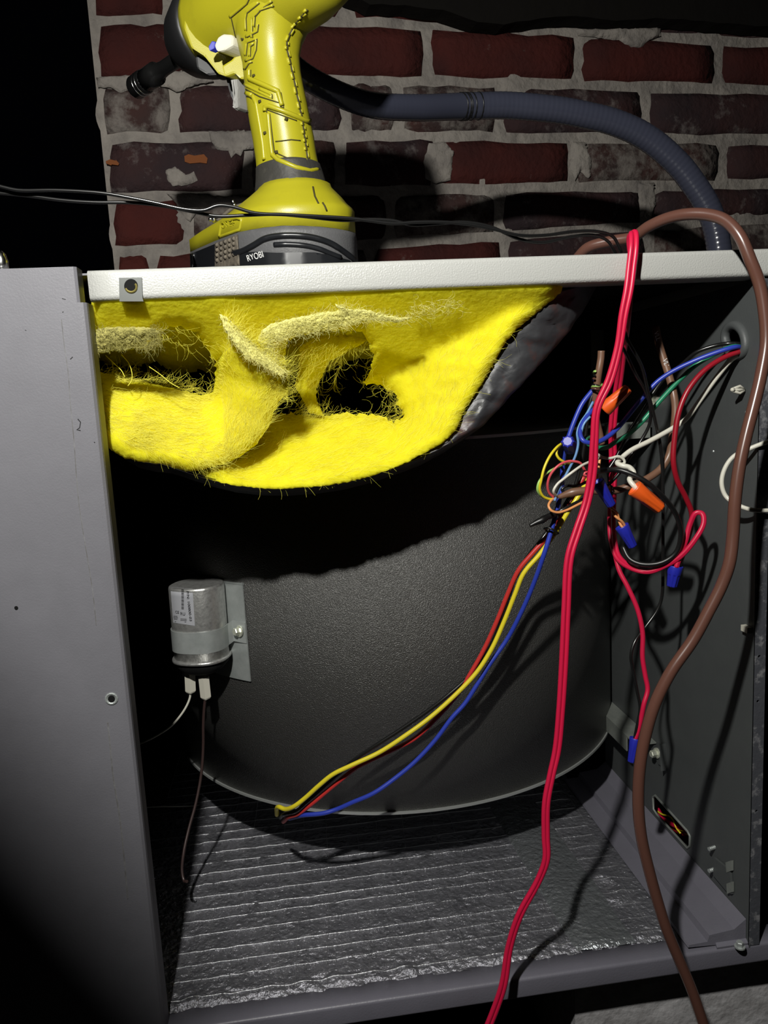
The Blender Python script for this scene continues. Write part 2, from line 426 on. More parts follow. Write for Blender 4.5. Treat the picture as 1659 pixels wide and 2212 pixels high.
# ================================================================== THE FURNACE CABINET
cab = thing('furnace_cabinet', 'open grey sheet metal furnace cabinet with pale top rail and foil-lined floor', 'cabinet', (.2, .2, -.018))
XL, XP, XR = -.075, .446, .60         # dark side, partition, far side
ZT = .523
def slab(name, lo, hi, m, parent=cab, **k): return MB().box(lo, hi).build(name, m, parent, **k)
# top rail: rounded C-profile swept along x
def rail_profile(y0, z0, y1, z1, r, n=5):
    P = []
    for i in range(n+1): a = math.pi/2*i/n; P.append((y0+r-r*math.sin(a), z1-r+r*math.cos(a)))
    for i in range(n+1): a = math.pi/2*i/n; P.append((y0+r-r*math.cos(a), z0+r-r*math.sin(a)))
    return [(y1, z1)]+P+[(y1, z0)]+[(y1, z0+.0012)]+[(y0+.0012, z0+.0012+r*.4), (y0+.0012, z1-.0012-r*.4), (y1, z1-.0012)]
mb = MB(); pr = rail_profile(0, ZT-.0185, .020, ZT, .0032)
mb.rings([[Vector((x, y, z)) for y, z in pr] for x in np.linspace(.0045, XR+.02, 40)])
rail = mb.build('top_rail', M['rail'], cab, True)
# speed nut clipped on the rail
def clip_pt(px, py): return onY(px, py, -.0012)
V, F = tri_region(resample([(257, 600), (306, 599), (308, 645), (310, 651), (258, 651)], 8), [circle2(283, 618, 15, 15.5, 20)], 12)
mb = MB(); plate(mb, V, F, lambda x, y: clip_pt(float(x), float(y)), Vector((0, .001, 0)))
clip = mb.build('speed_nut', M['clipsteel'], rail)
mb = MB(); c0 = onY(283, 618, -.0008); mb.lathe(c0, (0, -1, 0), [(0, .0047), (.0002, .0047)], 20); mb.build('nut_bore', M['black'], clip)
mb = MB(); mb.tube([c0+Vector((.0033*math.cos(t), -.0006, .0031*math.sin(t)-.0006)) for t in np.linspace(-2.9, .6, 12)], .0007, 6); mb.build('thread', M['brass'], clip)
# left front panel with a folded right edge
mb = MB()
zt = .5245
def pan_ring(z):
    return [Vector((-.20, -.004, z)), Vector((-.0015, -.004, z)), Vector((.0012, -.0034, z)), Vector((.0028, -.0018, z)), Vector((.0032, .0005, z)), Vector((.0032, .013, z)), Vector((.0018, .013, z)), Vector((.0016, 0, z)), Vector((-.001, -.0022, z)), Vector((-.20, -.0022, z))]
mb.rings([pan_ring(z) for z in (-.05, .1, .3, .4, .5035)])
mb.rings([[Vector((-.20, -.004, z)), Vector((-.0022, -.004, z)), Vector((-.0006, -.0028, z)), Vector((-.0006, .010, z)), Vector((-.0022, .010, z)), Vector((-.20, .010, z))] for z in (.5035, zt-.003, zt-.001, zt)])
panel = mb.build('front_panel', M['panel'], cab)
mb = MB(); pt = onY(241, 1509, -.004)
mb.lathe(pt+Vector((0, .0004, 0)), (0, -1, 0), [(0, .0042), (.0009, .0042), (.0012, .0034), (.0006, .0022), (.0, .002)], 14)
sc_ = mb.build('screw', M['zinc'], panel)
mb = MB(); mb.lathe(pt+Vector((0, -.0001, 0)), (0, -1, 0), [(0, .0022), (.0007, .0022)], 10); mb.build('screw_recess', M['black'], sc_)
mb = MB(); mb.lathe(onY(35, 1313, -.0042), (0, -1, 0), [(0, .0012), (.0003, .0011)], 10); mb.build('pin_hole', M['black'], panel)
# scuffs and the dirt line where the panel edge was sealed
mb = MB()
for pts, wd in (([(168, 905), (174, 912), (172, 924), (166, 928), (174, 930)], 2.0), ([(152, 776), (157, 771)], 1.8), ([(134, 645), (142, 647)], 1.4), ([(135, 675), (137, 673)], 1.6), ([(203, 955), (205, 956)], 1.5), ([(54, 713), (57, 714)], 1.2)):
    mb.tube([onY(x, y, -.0040) for x, y in pts], wd*.00018, 5)
mb.build('scuff_marks', M['ink'], panel, kind='stuff')
M['dirt'] = mat('grey_dirt', (.17, .165, .165), .8, var=(160, .4, .65), var_color=(.29, .29, .30))
mb = MB()
L1 = [(133, 690), (139, 745), (147, 800), (153, 880), (160, 950), (164, 1010), (171, 1090), (180, 1150), (190, 1210), (202, 1290), (208, 1350)]
mb.tube(catmull([onY(x, y, -.0037) for x, y in L1], 4), .0006, 4)
L2 = [(233, 1560), (237, 1600), (245, 1680), (258, 1760), (268, 1850), (276, 1940)]
mb.tube(catmull([onY(x, y, -.0037) for x, y in L2], 4), .0008, 4)
mb.build('dirt_line', M['dirt'], panel, kind='stuff')
# shell
slab('top_panel', (XL, .010, ZT-.0015), (XR, .53, ZT-.0003), M['panel'])
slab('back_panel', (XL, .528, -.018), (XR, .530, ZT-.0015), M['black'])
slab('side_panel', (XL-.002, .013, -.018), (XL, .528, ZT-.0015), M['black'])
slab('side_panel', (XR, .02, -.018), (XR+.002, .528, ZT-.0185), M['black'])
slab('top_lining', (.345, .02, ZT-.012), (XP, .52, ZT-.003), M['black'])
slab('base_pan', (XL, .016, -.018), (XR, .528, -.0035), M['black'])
# bottom front rail
mb = MB(); pr = rail_profile(0, -.0165, .019, .0002, .0025)
mb.rings([[Vector((x, y, z)) for y, z in pr] for x in np.linspace(-.06, .64, 30)])
mb.build('base_rail', M['base'], cab, True)

# foil-faced floor lining: rumpled sheet, scrim threads in relief, tape strip
NXF, NYF = 210, 190
fx0, fx1, fy0, fy1 = XL+.004, .404, .0165, .52
def foil_h(x, y):
    fr = max(0.0, 1-(y-.016)/(.045+.03*noise.noise(Vector((x*14, 0, 6)))))
    le = max(0.0, 1-abs(x-.0)/.04)
    h = .0006*noise.noise(Vector((x*60, y*60, 1)))+.0004*noise.noise(Vector((x*160, y*160, 5)))
    h += fr*(.0022*noise.fractal(Vector((x*75, y*110, 3)), 1, 2.1, 3)+.0006)
    h += le*.0006*noise.noise(Vector((x*130, y*130, 9)))
    d = math.hypot((x-.366)/.013, (y-.087)/.016)      # blister near the partition
    h += .002*math.exp(-(d-1)**2*6)
    if y < .022: h -= (.022-y)*.45
    return .0015+h
fo = MB(); vs = []
for j in range(NYF):
    y = fy0+(fy1-fy0)*(j/(NYF-1))**1.5
    for i in range(NXF):
        x = fx0+(fx1-fx0)*i/(NXF-1)
        jag = .0016*noise.noise(Vector((x*90, 0, 4)))*(1 if j == 0 else 0)
        vs.append((x, y+jag, foil_h(x, y)))
fo.add(vs, [(j*NXF+i, j*NXF+i+1, (j+1)*NXF+i+1, (j+1)*NXF+i) for j in range(NYF-1) for i in range(NXF-1)])
liner = fo.build('foil_liner', M['foil'], cab, True)
th = MB()
def thread(fn, n, r, brk=.5):
    run = []
    for k in range(n+1):
        x, y = fn(k/n)
        run.append(Vector((x, y, foil_h(x, y)+r*(.15+1.5*noise.noise(Vector((x*120, y*170, 11)))))))
    th.tube(run, r, 5)
yy = .0262; k = 0
while yy < .40:
    bow = .0025*math.sin(k*1.7)
    thread(lambda t, y0=yy, b=bow: (-.055+.445*t, y0+.0015*t+b*math.sin(t*3.0)+.0008*noise.noise(Vector((t*9, y0*50, 0)))), 110, .00030 if k % 3 else .00038)
    yy += .0172+.001*math.sin(k*2.3); k += 1
for k in range(15):
    x0 = .02+.0255*k+.004*math.sin(k*4.1)
    thread(lambda t, x0=x0: (x0+.018*t+.0014*math.sin(t*9+x0*40), .02+.36*t), 80, .00020)
th.build('scrim_threads', M['scrim'], liner, True, kind='stuff')
ta = MB(); n = 40
for k in range(n):
    pass
tp = [(.300+.010*t, .24-.222*t) for t in np.linspace(0, 1, 50)]
A = [Vector((x+.004*(1-0), y, foil_h(x, y)+.0012)) for x, y in tp]; B = [Vector((x+.052, y, foil_h(x+.05, y)+.0012)) for x, y in tp]
mid = [Vector((x+.028, y, foil_h(x+.025, y)+.0016+.0005*noise.noise(Vector((y*200, 2, 3))))) for x, y in tp]
low = [p-Vector((.0015, 0, .0016)) for p in A]
ta.rings([low, A, mid, B], caps=False, closed=False)
ta.build('foil_tape', M['tape'], liner, True)

# partition plate on the right with its holes
def XPfn(u, v): return Vector((XP, float(u), float(v)))
def xp(px, py): p = onX(px, py, XP); return (p.y, p.z)
outer = [(0.0, -.002), (.270, -.002), (.270, ZT-.02), (0.0, ZT-.02)]
hole1 = [xp(*p) for p in [(1572, 748), (1568, 728), (1572, 712), (1582, 703), (1594, 704), (1606, 716), (1612, 735), (1612, 752), (1605, 764), (1590, 768), (1578, 760)]]
hole2 = [xp(*p) for p in [(1411, 1722), (1416, 1718), (1486, 1796), (1491, 1806), (1491, 1826), (1486, 1832), (1420, 1760), (1412, 1748)]]
hole2 = [(float(a), float(b)) for a, b in hole2]
hh1 = resample([(float(a), float(b)) for a, b in hole1], .003)
V, F = tri_region(resample(outer, .02), [hh1, resample(hole2, .006)], .02)
mb = MB(); plate(mb, V, F, XPfn, Vector((.0012, 0, 0)))
part = mb.build('partition_plate', M['partition'], cab)
mb = MB(); mb.tube([XPfn(*p)-Vector((.0006, 0, 0)) for p in catmull([(*p, 0) for p in hole1]+[(*hole1[0], 0)], 4) for p in [(p[0], p[1])]], .0034, 8, caps=False)
mb.build('embossed_rim', M['partition'], part, True)
mb = MB(); mb.tube([XPfn(*p)-Vector((.0002, 0, 0)) for p in hole2+[hole2[0]]], .0012, 6, caps=False)
mb.build('slot_lip', M['dullzinc'], part, True)
# front flange turned towards the right, flecked
mb = MB(); V, F = tri_region(resample([(XP, 0.0), (.4546, 0.0), (.4546, ZT-.02), (XP, ZT-.02)], .01),
    [circle2(*(lambda p: (p.x, p.z))(onY(x, y, 0)), .0012, n=8) for x, y in ((1640, 1418), (1637, 1515), (1634, 1752))], .01)
plate(mb, V, F, lambda u, v: Vector((float(u), -.0002, float(v))), Vector((0, .0012, 0)))
mb.build('front_flange', M['strip'], part)
# rear flange (pale strip) with a half-round notch, facing the opening
zf = lambda py: onY(1322, py, .262).z
V, F = tri_region(resample([(.432, zf(1512)), (XP, zf(1512)), (XP, ZT-.03), (.432, ZT-.03)], .012), [circle2(.4445, zf(1394), .0065, .0105, 16)][:0], .012)
mb = MB(); plate(mb, V, F, lambda u, v: Vector((float(u), .262, float(v))), Vector((0, .0012, 0)))
rf = mb.build('rear_flange', M['dullzinc'], part)
mb = MB(); mb.lathe(Vector((.4428, .2621, zf(1394))), (0, -1, 0), [(0, .0078), (.0004, .0078)], 20); mb.build('round_notch', M['black'], rf)
# bottom flange: stepped strip lying along the floor
mb = MB()
ys = np.linspace(.004, .27, 12)
prof = [(.398, .0026), (.399, .0046), (.414, .0052), (.4155, .0105), (.436, .0125), (XP-.0002, .020), (XP-.0002, .0)]
mb.rings([[Vector((x, y, z)) for x, z in prof] for y in ys])
mb.build('bottom_flange', M['base'], part)
# corner tab with bolt at the front
mb = MB(); mb.hexa([Vector((.420, .001, .0004)), Vector((.448, .001, .0004)), Vector((.444, .016, .0004)), Vector((.424, .016, .0004)), Vector((.420, .001, .0016)), Vector((.448, .001, .0016)), Vector((.444, .016, .0106)), Vector((.424, .016, .0106))])
ct = mb.build('corner_tab', M['base'], part)
mb = MB(); bolt(mb, onZ(1598, 2046, .0017), (0, 0, 1), .0028, .0048); mb.build('bolt', M['zinc'], ct)
# slide rail for the blower, on the partition, with end tab and bolt
mb = MB()
za = .0985; yB, yF = .287, .150
mb.hexa([Vector((.425, yF, za-.0012)), Vector((XP-.0003, yF, za-.0012)), Vector((XP-.0003, yB, za-.0012)), Vector((.425, yB, za-.0012)), Vector((.425, yF, za)), Vector((XP-.0003, yF, za)), Vector((XP-.0003, yB, za)), Vector((.425, yB, za))])
mb.hexa([Vector((.425, yF+.02, za-.016)), Vector((.4262, yF+.02, za-.016)), Vector((.4262, yB, za-.016)), Vector((.425, yB, za-.016)), Vector((.425, yF+.02, za-.0012)), Vector((.4262, yF+.02, za-.0012)), Vector((.4262, yB, za-.0012)), Vector((.425, yB, za-.0012))])
sr = mb.build('slide_rail', M['dullzinc'], part)
mb = MB(); e = [xp(*p) for p in [(1405, 1610), (1440, 1606), (1443, 1664), (1425, 1650)]]
A = [Vector((XP-.0015, *p)) for p in e]; mb.hexa([a for a in A]+[a+Vector((.0012, 0, 0)) for a in A])
mb.add(*(lambda p, q: ([p-Vector((.006, 0, 0)), p, q, q-Vector((.006, 0, 0))], [(0, 1, 2, 3)]))(Vector((XP-.001, *e[1])), Vector((XP-.001, *e[2]))))
st = mb.build('end_tab', M['partition'], sr) if False else mb.build('end_tab', M['partition'], part)
mb = MB(); bolt(mb, Vector((XP-.0016, *xp(1424, 1626))), (-1, -.15, 0), .0034, .0075); mb.build('bolt', M['bolt'], st)
# matching rail on the dark side carries the other edge of the blower
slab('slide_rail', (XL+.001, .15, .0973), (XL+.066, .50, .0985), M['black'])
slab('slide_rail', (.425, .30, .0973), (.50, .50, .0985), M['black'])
# latch bracket with two threaded studs near the floor
mb = MB(); q = [(1548, 1852), (1582, 1880), (1586, 1930), (1578, 1928), (1546, 1890)]
A = [Vector((XP-.0004, *xp(*p))) for p in q]; n = len(A); B = [a-Vector((.002, 0, 0)) for a in A]
mb.add(A+B, [tuple(range(n)), tuple(range(2*n-1, n-1, -1))]+[(i, (i+1) % n, n+(i+1) % n, n+i) for i in range(n)])
lb = mb.build('latch_bracket', M['partition'], part)
for px, py in ((1540, 1830), (1540, 1877)):
    mb = MB(); p = Vector((XP, *xp(px+4, py)))
    mb.lathe(p, (-1, -.25, 0), [(d*.0008, .0013 if i % 2 else .0017) for i, d in enumerate(range(9))]+[(.0066, .001)], 10)
    mb.build('threaded_stud', M['zinc'], lb)
mb = MB()
for q in ([(1574, 1862), (1586, 1858), (1586, 1880), (1576, 1884)], [(1576, 1908), (1587, 1904), (1587, 1926), (1577, 1930)]):
    A = [Vector((XP-.0028, *xp(*p))) for p in q]; mb.hexa([a for a in A]+[a+Vector((.0022, 0, 0)) for a in A])
mb.build('latch_hook', M['dullzinc'], lb)
# white push-mount clip
mb = MB(); p = Vector((XP, *xp(1612, 842)))
ax = Vector((-1, -.1, .05)).normalized()
for s in (-1, 0, 1):
    mb.tube([p+ax*.0015+Vector((0, 0, s*.0005)), p+ax*.0055+Vector((0, 0, s*.0026)), p+ax*.0115+Vector((0, 0, s*.0006))], [.0008, .0011, .0009], 6)
mb.lathe(p+ax*.0105, ax, [(0, .0017), (.0016, .0014), (.0022, .0006)], 10)
mb.build('push_clip', M['cream'], part, True)
for px, py in ((1618, 1358),):
    mb = MB(); p = Vector((XP, *xp(px, py))); mb.box(p-Vector((.004, .004, .0022)), p+Vector((0, .004, .0022))); mb.build('push_clip', M['cream'], part)
for px, py in ((1541, 975), (1612, 890)):
    mb = MB(); p = Vector((XP, *xp(px, py))); mb.lathe(p, (-1, 0, 0), [(0, .0011), (.0005, .0007)], 8); mb.build('rivet', M['zinc'], part)
# control board terminal block in the shade at the back
mb = MB(); c = onY(1420, 752, .20)
mb.box(c-Vector((.020, .004, .006)), c+Vector((.020, .006, .006)))
for k in range(5): mb.box(c+Vector((-.017+.008*k, -.007, -.003)), c+Vector((-.012+.008*k, -.004, .005)))
mb.build('terminal_block', M['cream'], cab)

# concrete block under the right end of the base rail
blk = MB(); xb0, xb1, yb0, yb1, zb0, zb1 = .3150, .72, .028, .22, -.155, -.0168
V, F = tri_region(resample([(xb0, zb0), (xb1, zb0), (xb1, zb1), (xb0, zb1)], .02), [], .02)
vv, ff = V, F
mb = MB(); plate(mb, V, F, lambda u, v: Vector((float(u), yb0+.0012*noise.noise(Vector((float(u)*60, float(v)*60, 1))), float(v))), Vector((0, yb1-yb0, 0)))
tag(mb.build('concrete_block', M['concrete']), 'pale concrete block under the right end of the base rail', 'block')
mb = MB(); mb.box((-.12, .05, -.16), (.02, .25, -.0185))
for a, b in (((-.12, .045, -.16), (-.105, .05, -.02)), ((.005, .045, -.16), (.02, .05, -.02))): mb.box(a, b)
tag(mb.build('support_block', M['timber']), 'dark support block in the black void under the left end of the cabinet', 'block')

# ================================================================== THE BLOWER
DC = (.2225, .357); DR = .246; DZ0, DZ1 = .0995, .4005
def scroll(r, n0=100):
    """outline of the housing seen from above: round in front, cut flat at the back."""
    P = []
    for i in range(n0+1):
        a = -math.pi*1.08+math.pi*1.16*i/n0
        P.append((DC[0]+r*math.cos(a), min(DC[1]+r*math.sin(a), .515)))
    P = [p for p in P]
    P += [(DC[0]+r*.95, .515), (DC[0]-r*.95, .515)]
    return [(max(XL+.012, p[0]), p[1]) for p in P]
blo = thing('blower_housing', 'black textured blower drum with bare steel rims, hung inside the cabinet', 'blower', (DC[0], DC[1]-DR, DZ0))
def shell(r, z0, z1, m, name, nz=2):
    mb = MB(); mb.rings([[Vector((x, y, z)) for x, y in scroll(r)] for z in np.linspace(z0, z1, nz)])
    o = mb.build(name, m, blo)
    for p in o.data.polygons: p.use_smooth = len(p.vertices) == 4
    return o
M['wall_rim'] = M['rawedge']
def plate_ring(r, z0, z1, name, m):
    mb = MB(); mb.rings([[Vector((x, y, z)) for x, y in scroll(r)] for z in (z0, z1)])
    return mb.build(name, m, blo)
# the fitted bottom rim sits at z = .08 in front and is carried by the slide rails behind
ZR = .080
rim_pts = [p for p in scroll(DR+.0012)]
mb = MB(); mb.rings([[Vector((x, y, z)) for x, y in scroll(DR+.0015)] for z in (ZR-.0011, ZR+.0011)])
mb.build('bottom_rim', M['rawedge'], blo)
shell(DR, ZR+.0011, DZ1-.001, M['drum'], 'drum_wall', 3)
mb = MB()
top_out = [(x+(.010 if x > .25 else 0), y-(.0 if x < .25 else .0015)) for x, y in scroll(DR+.002)]
mb.rings([[Vector((x, y, z)) for x, y in top_out] for z in (DZ1-.001, DZ1+.0014)])
M['edgegrey'] = mat('pale_sheet_steel', (.60, .62, .60), .5, .1); mb.build('top_plate', M['edgegrey'], blo)
mb = MB()   # corner lug of the top plate with its bolt, beside the partition
mb.box((.408, .150, DZ1-.012), (.440, .175, DZ1+.0016)); lug = mb.build('corner_lug', M['dullzinc'], blo)
mb = MB(); bolt(mb, onY(1416, 866, .149), (0, -1, .1), .0034, .006); mb.build('bolt', M['bolt'], lug)

# ------------------------------------------------------------------ motor capacitor on its bracket
capt = thing('motor_capacitor', 'silver oval motor capacitor strapped to a bracket on the black drum', 'capacitor', (.03, .2, .2))
# drum direction at the bracket
aB = math.atan2(-.155, -.165)
def drum_pt(a, z, off=0.0): return Vector((DC[0]+(DR+off)*math.cos(a), DC[1]+(DR+off)*math.sin(a), z))
def drum_hit(px, py):
    d = _ray(px, py); o = CAM[:2]-np.array(DC); A = d[0]**2+d[1]**2; B = d[:2] @ o; Cc = o @ o-DR**2
    disc = B*B-A*Cc
    t = (-B-math.sqrt(max(disc, 0)))/A
    return Vector(CAM+d*t)
b0 = drum_hit(527, 1262); b1 = drum_hit(541, 1470)
aR = math.atan2(b0.y-DC[1], b0.x-DC[0])          # right edge of the bracket
zT, zBt = b0.z, b1.z
aL = aR-.27
tang = Vector((-math.sin(aR-.11), math.cos(aR-.11), 0)).normalized()*-1   # pointing left along the drum
outn = Vector((math.cos(aR-.11), math.sin(aR-.11), 0))
mb = MB()
mb.rings([[drum_pt(a, z, .0022) for a in np.linspace(aL, aR, 8)]+[drum_pt(a, z, .0010) for a in np.linspace(aR, aL, 8)] for z in (zBt, zT)])
mb.rings([[drum_pt(a, z, o) for a in np.linspace(aL, aR, 8) for o in (.0022,)]+[drum_pt(a, z, -.001) for a in np.linspace(aR, aL, 8)] for z in (zT-.0005, zT+.0012)])
brk = mb.build('mounting_bracket', M['zinc'], capt)
# can: oval section, standing off the bracket
cTL = onY(363, 1262, .17); cTR = onY(482, 1258, .17)
up = Vector((0, 0, 1))
rt = Vector((1, .0, 0)); fw = Vector((0, 1, 0))
ang = math.radians(-18); rt = Vector((math.cos(ang), math.sin(ang), 0)); fw = Vector((-math.sin(ang), math.cos(ang), 0))
def can_ring(c, hw, hd, n=36, tw=1.0):
    out = []
    for i in range(n):
        a = 2*math.pi*i/n; ca, sa = math.cos(a), math.sin(a)
        e = .84
        x = math.copysign(abs(ca)**e, ca)*hw; y = math.copysign(abs(sa)**e*1.0, sa)*hd
        out.append(c+rt*x+fw*y)
    return out
YC = .168
def cpt(px, py): return onY(px, py, YC)
ctop = cpt(424, 1262); cbot = cpt(437, 1420)
hw = (cpt(484, 1262)-cpt(363, 1262)).length/2*.98; hd = .021
def cc(t): return ctop.lerp(cbot, t)
mb = MB(); mb.rings([can_ring(cc(-.012), hw*.93, hd*.93), can_ring(cc(-.004), hw*.98, hd*.98), can_ring(cc(.02), hw, hd), can_ring(cc(.5), hw, hd), can_ring(cc(.97), hw, hd)])
can = mb.build('can', M['alu'], capt, True)
for p in can.data.polygons:
    if len(p.vertices) > 4: p.use_smooth = False
mb = MB(); mb.rings([can_ring(cc(.955), hw*1.0, hd), can_ring(cc(.965), hw*1.07, hd*1.1), can_ring(cc(.995), hw*1.075, hd*1.12), can_ring(cc(1.01), hw*1.02, hd*1.02)])
mb.build('rolled_rim', M['alu'], capt, True)
mb = MB(); mb.rings([can_ring(cc(1.0), hw*.98, hd*.98), can_ring(cc(1.06), hw*.97, hd*.97), can_ring(cc(1.13), hw*.8, hd*.85), can_ring(cc(1.17), hw*.6, hd*.7)])
mb.build('base_cap', M['black'], capt, True)
# strap round the can, ending in a tab on the bracket
def strap_ring(t, off):
    n = 36; full = can_ring(cc(t), hw+off, hd+off, n)
    # from the left side, round the front, to the right
    idx = [i % n for i in range(n//2-1, n+2)]
    return [full[i] for i in idx]
mb = MB()
tabA = drum_hit(508, 1355)+outn*.004; 
def strap(t):
    R0 = strap_ring(t, .0010); z = cc(t).z
    e1 = drum_hit(511, 1355); e2 = drum_hit(535, 1355)
    e1 = Vector((e1.x, e1.y, z+.002))+outn*.0045; e2 = Vector((e2.x, e2.y, z+.001))+outn*.0030
    out = R0+[R0[-1].lerp(e1, .55), e1, e1.lerp(e2, .5), e2]
    return out
S0, S1 = strap(.56), strap(.845)
thk = [p+(-(p-cc(.6))*Vector((1, 1, 0)).length*0+Vector((0, 0, 0))) for p in S0]
def inward(R, t):
    c = cc(t); o = []
    for i, p in enumerate(R):
        d = Vector((c.x-p.x, c.y-p.y, 0)).normalized()
        if i >= len(R)-4: d = -outn
        o.append(p+d*.0008)
    return o
I0, I1 = inward(S0, .56), inward(S1, .845)
mb.rings([S0+I0[::-1], S1+I1[::-1]])
mb.build('strap', M['zinc'], capt, True).data.set_sharp_from_angle(angle=math.radians(28))
mb = MB(); e = drum_hit(524, 1361)+outn*.0034; bolt(mb, e, outn+Vector((-.25, 0, .12)), .0036, .0058); mb.build('bolt', M['bolt'], capt)
# printed label on the left front of the can (its matrix code is left out)
bv = BVHTree.FromPolygons([v.co for v in can.data.vertices], [tuple(p.vertices) for p in can.data.polygons])
def hit(bvh, px, py, off=0.0):
    d = Vector(_ray(px, py)).normalized(); r = bvh.ray_cast(Vector(CAM), d)
    return None if r[0] is None else r[0]-d*off
lab = [(368, 1268), (416, 1272), (421, 1352), (374, 1345)]
mb = MB(); nu, nv = 14, 8; vs = []
for j in range(nv+1):
    for i in range(nu+1):
        s, t = i/nu, j/nv
        x = (lab[0][0]*(1-s)+lab[1][0]*s)*(1-t)+(lab[3][0]*(1-s)+lab[2][0]*s)*t; y = (lab[0][1]*(1-s)+lab[1][1]*s)*(1-t)+(lab[3][1]*(1-s)+lab[2][1]*s)*t
        h = hit(bv, x, y, .0003)
        vs.append(h if h is not None else cpt(x, y)-fw*hd)
mb.add(vs, [(j*(nu+1)+i, j*(nu+1)+i+1, (j+1)*(nu+1)+i+1, (j+1)*(nu+1)+i) for j in range(nv) for i in range(nu)])
lbl = mb.build('label', M['label'], can, True)
def lab_text(body, px, py, px2, py2, h, m=M['ink']):
    """text running from one pixel to the other on the label"""
    a = hit(bv, px, py, .0006); b = hit(bv, px2, py2, .0006)
    if a is None or b is None: return
    R = (b-a); nrm = (Vector(CAM)-a).normalized(); U = nrm.cross(R).normalized()
    o = text_mesh('lettering', body, h, a, R, U, m, lbl, .00005)
    xs = [(v.co-a).dot(R.normalized()) for v in o.data.vertices]
    k = R.length/max(max(xs), 1e-6)
    for v in o.data.vertices:
        d = (v.co-a).dot(R.normalized()); q = v.co+R.normalized()*(d*k-d)
        h = bv.find_nearest(q)                      # lay the print on the curved can
        v.co = h[0]+(Vector(CAM)-h[0]).normalized()*.0007 if h[0] is not None else q
lab_text('P/N: 100800-03', 402, 1277, 409, 1342, .0033)
lab_text('CE', 378, 1325, 386, 1326, .0036)
lab_text('RU', 389, 1329, 399, 1330, .0042)
mb = MB()
for k, (px, py) in enumerate([(393, 1274+i*2.6) for i in range(17)]):
    a = hit(bv, px-1, py, .0005); b = hit(bv, px+4.0, py+.4, .0005)
    if a and b: mb.tube([a, b], .00022 if k % 3 else .00036, 4)
mb.build('bar_code', M['ink'], lbl, kind='stuff')
mb = MB()
for y, xa, xb in ((1331, 375, 383), (1334, 375, 384), (1337, 376, 383), (1337, 390, 403), (1340, 390, 403), (1343, 378, 402)):
    a = hit(bv, xa, y, .0005); b = hit(bv, xb, y+.6, .0005)
    if a and b: mb.tube([a, b], .00026, 4)
mb.build('fine_print', M['ink'], lbl, kind='stuff')
tc_ = [hit(bv, *p, .0004) for p in ((375, 1254), (405, 1256), (404, 1251), (380, 1248))]
if all(tc_):
    mb = MB()
    for f0 in (.0, .35, .7):
        mb.tube([tc_[0].lerp(tc_[3], f0), tc_[1].lerp(tc_[2], f0)], .00035, 4)
    mb.build('fine_print', M['ink'], can, kind='stuff')

# ================================================================== WIRES
def wire(name, label, cat, m, pts, rpx, dep, n=8, group=None, lift=None, parent=None, seg=6, fat=None):
    """pts: centre line as seen, with a depth (metres behind the cabinet front) for each point or (start, end)."""
    k = len(pts)
    if not isinstance(dep, (list, tuple)): dep = [dep]*k
    if len(dep) != k:
        xs = np.linspace(0, 1, len(dep)); dep = list(np.interp(np.linspace(0, 1, k), xs, dep))
    P = [onY(p[0], p[1], d) for p, d in zip(pts, dep)]
    C = catmull(P, seg)
    mid = np.mean([(Vector(p)-Vector(CAM)).dot(Vector(_f)) for p in P])
    r = rpx*mid/FPX
    mb = MB()
    if fat: r = [r*float(np.interp(i/(len(C)-1), np.linspace(0, 1, len(fat)), fat)) for i in range(len(C))]
    mb.tube(C, r, n)
    o = mb.build(name, m, parent, True)
    for p in o.data.polygons:
        if len(p.vertices) > 4: p.use_smooth = False
    if label: tag(o, label, cat, group or ('loose control wires' if name.endswith('_wire') and cat == 'wire' else None))
    return o, C, r
def twin(name, label, cat, m, pts, rpx, dep, seg=6, width=None):
    """flat two-strand cord: two cores side by side"""
    t = thing(name, label, cat, onY(pts[0][0], pts[0][1], dep[0] if isinstance(dep, (list, tuple)) else dep))
    k = len(pts)
    for s in (-1, 1):
        q = []
        for i in range(k):
            a = np.array(pts[max(i-1, 0)], float); b = np.array(pts[min(i+1, k-1)], float); d = b-a; d = d/max(np.linalg.norm(d), 1e-6)
            wd = rpx*.86*(1 if width is None else float(np.interp(i/(k-1), np.linspace(0, 1, len(width)), width)))
            q.append((pts[i][0]-d[1]*s*wd, pts[i][1]+d[0]*s*wd))
        wire('strand', None, None, m, q, rpx, dep, parent=t, seg=seg)
    return t
# --- long cords over the rail
twin('red_cable', 'long crimson flat twin cord draped over the top rail and out over the base rail', 'cord', W['red'],
  [(1363, 545), (1362, 512), (1368, 503), (1369, 530), (1364, 575), (1358, 625), (1347, 680), (1337, 747), (1317, 821), (1290, 882), (1284, 950), (1280, 1017), (1268, 1084), (1248, 1145), (1230, 1205), (1223, 1316), (1218, 1427), (1211, 1537), (1203, 1620), (1191, 1675), (1180, 1735), (1179, 1806), (1180, 1855), (1164, 1900), (1122, 1978), (1100, 2047), (1088, 2123), (1073, 2171), (1020, 2300)],
  5.6, [.012, .006, -.002, -.007, -.008, -.009, -.008, -.006, -.004, -.002, 0, .002, .002, 0, -.002, -.004, -.006, -.008, -.01, -.012, -.014, -.016, -.018, -.018, -.018, -.018, -.020, -.020, -.018], width=[.5, .5, 1, 1.15, 1.15, 1.1, 1, .8, .9, .7, .8, 1, .9, 1, 1, 1, 1, .9, .9, .8, .8, .8, .7, .6, .7, .7, .8, .8, .8])
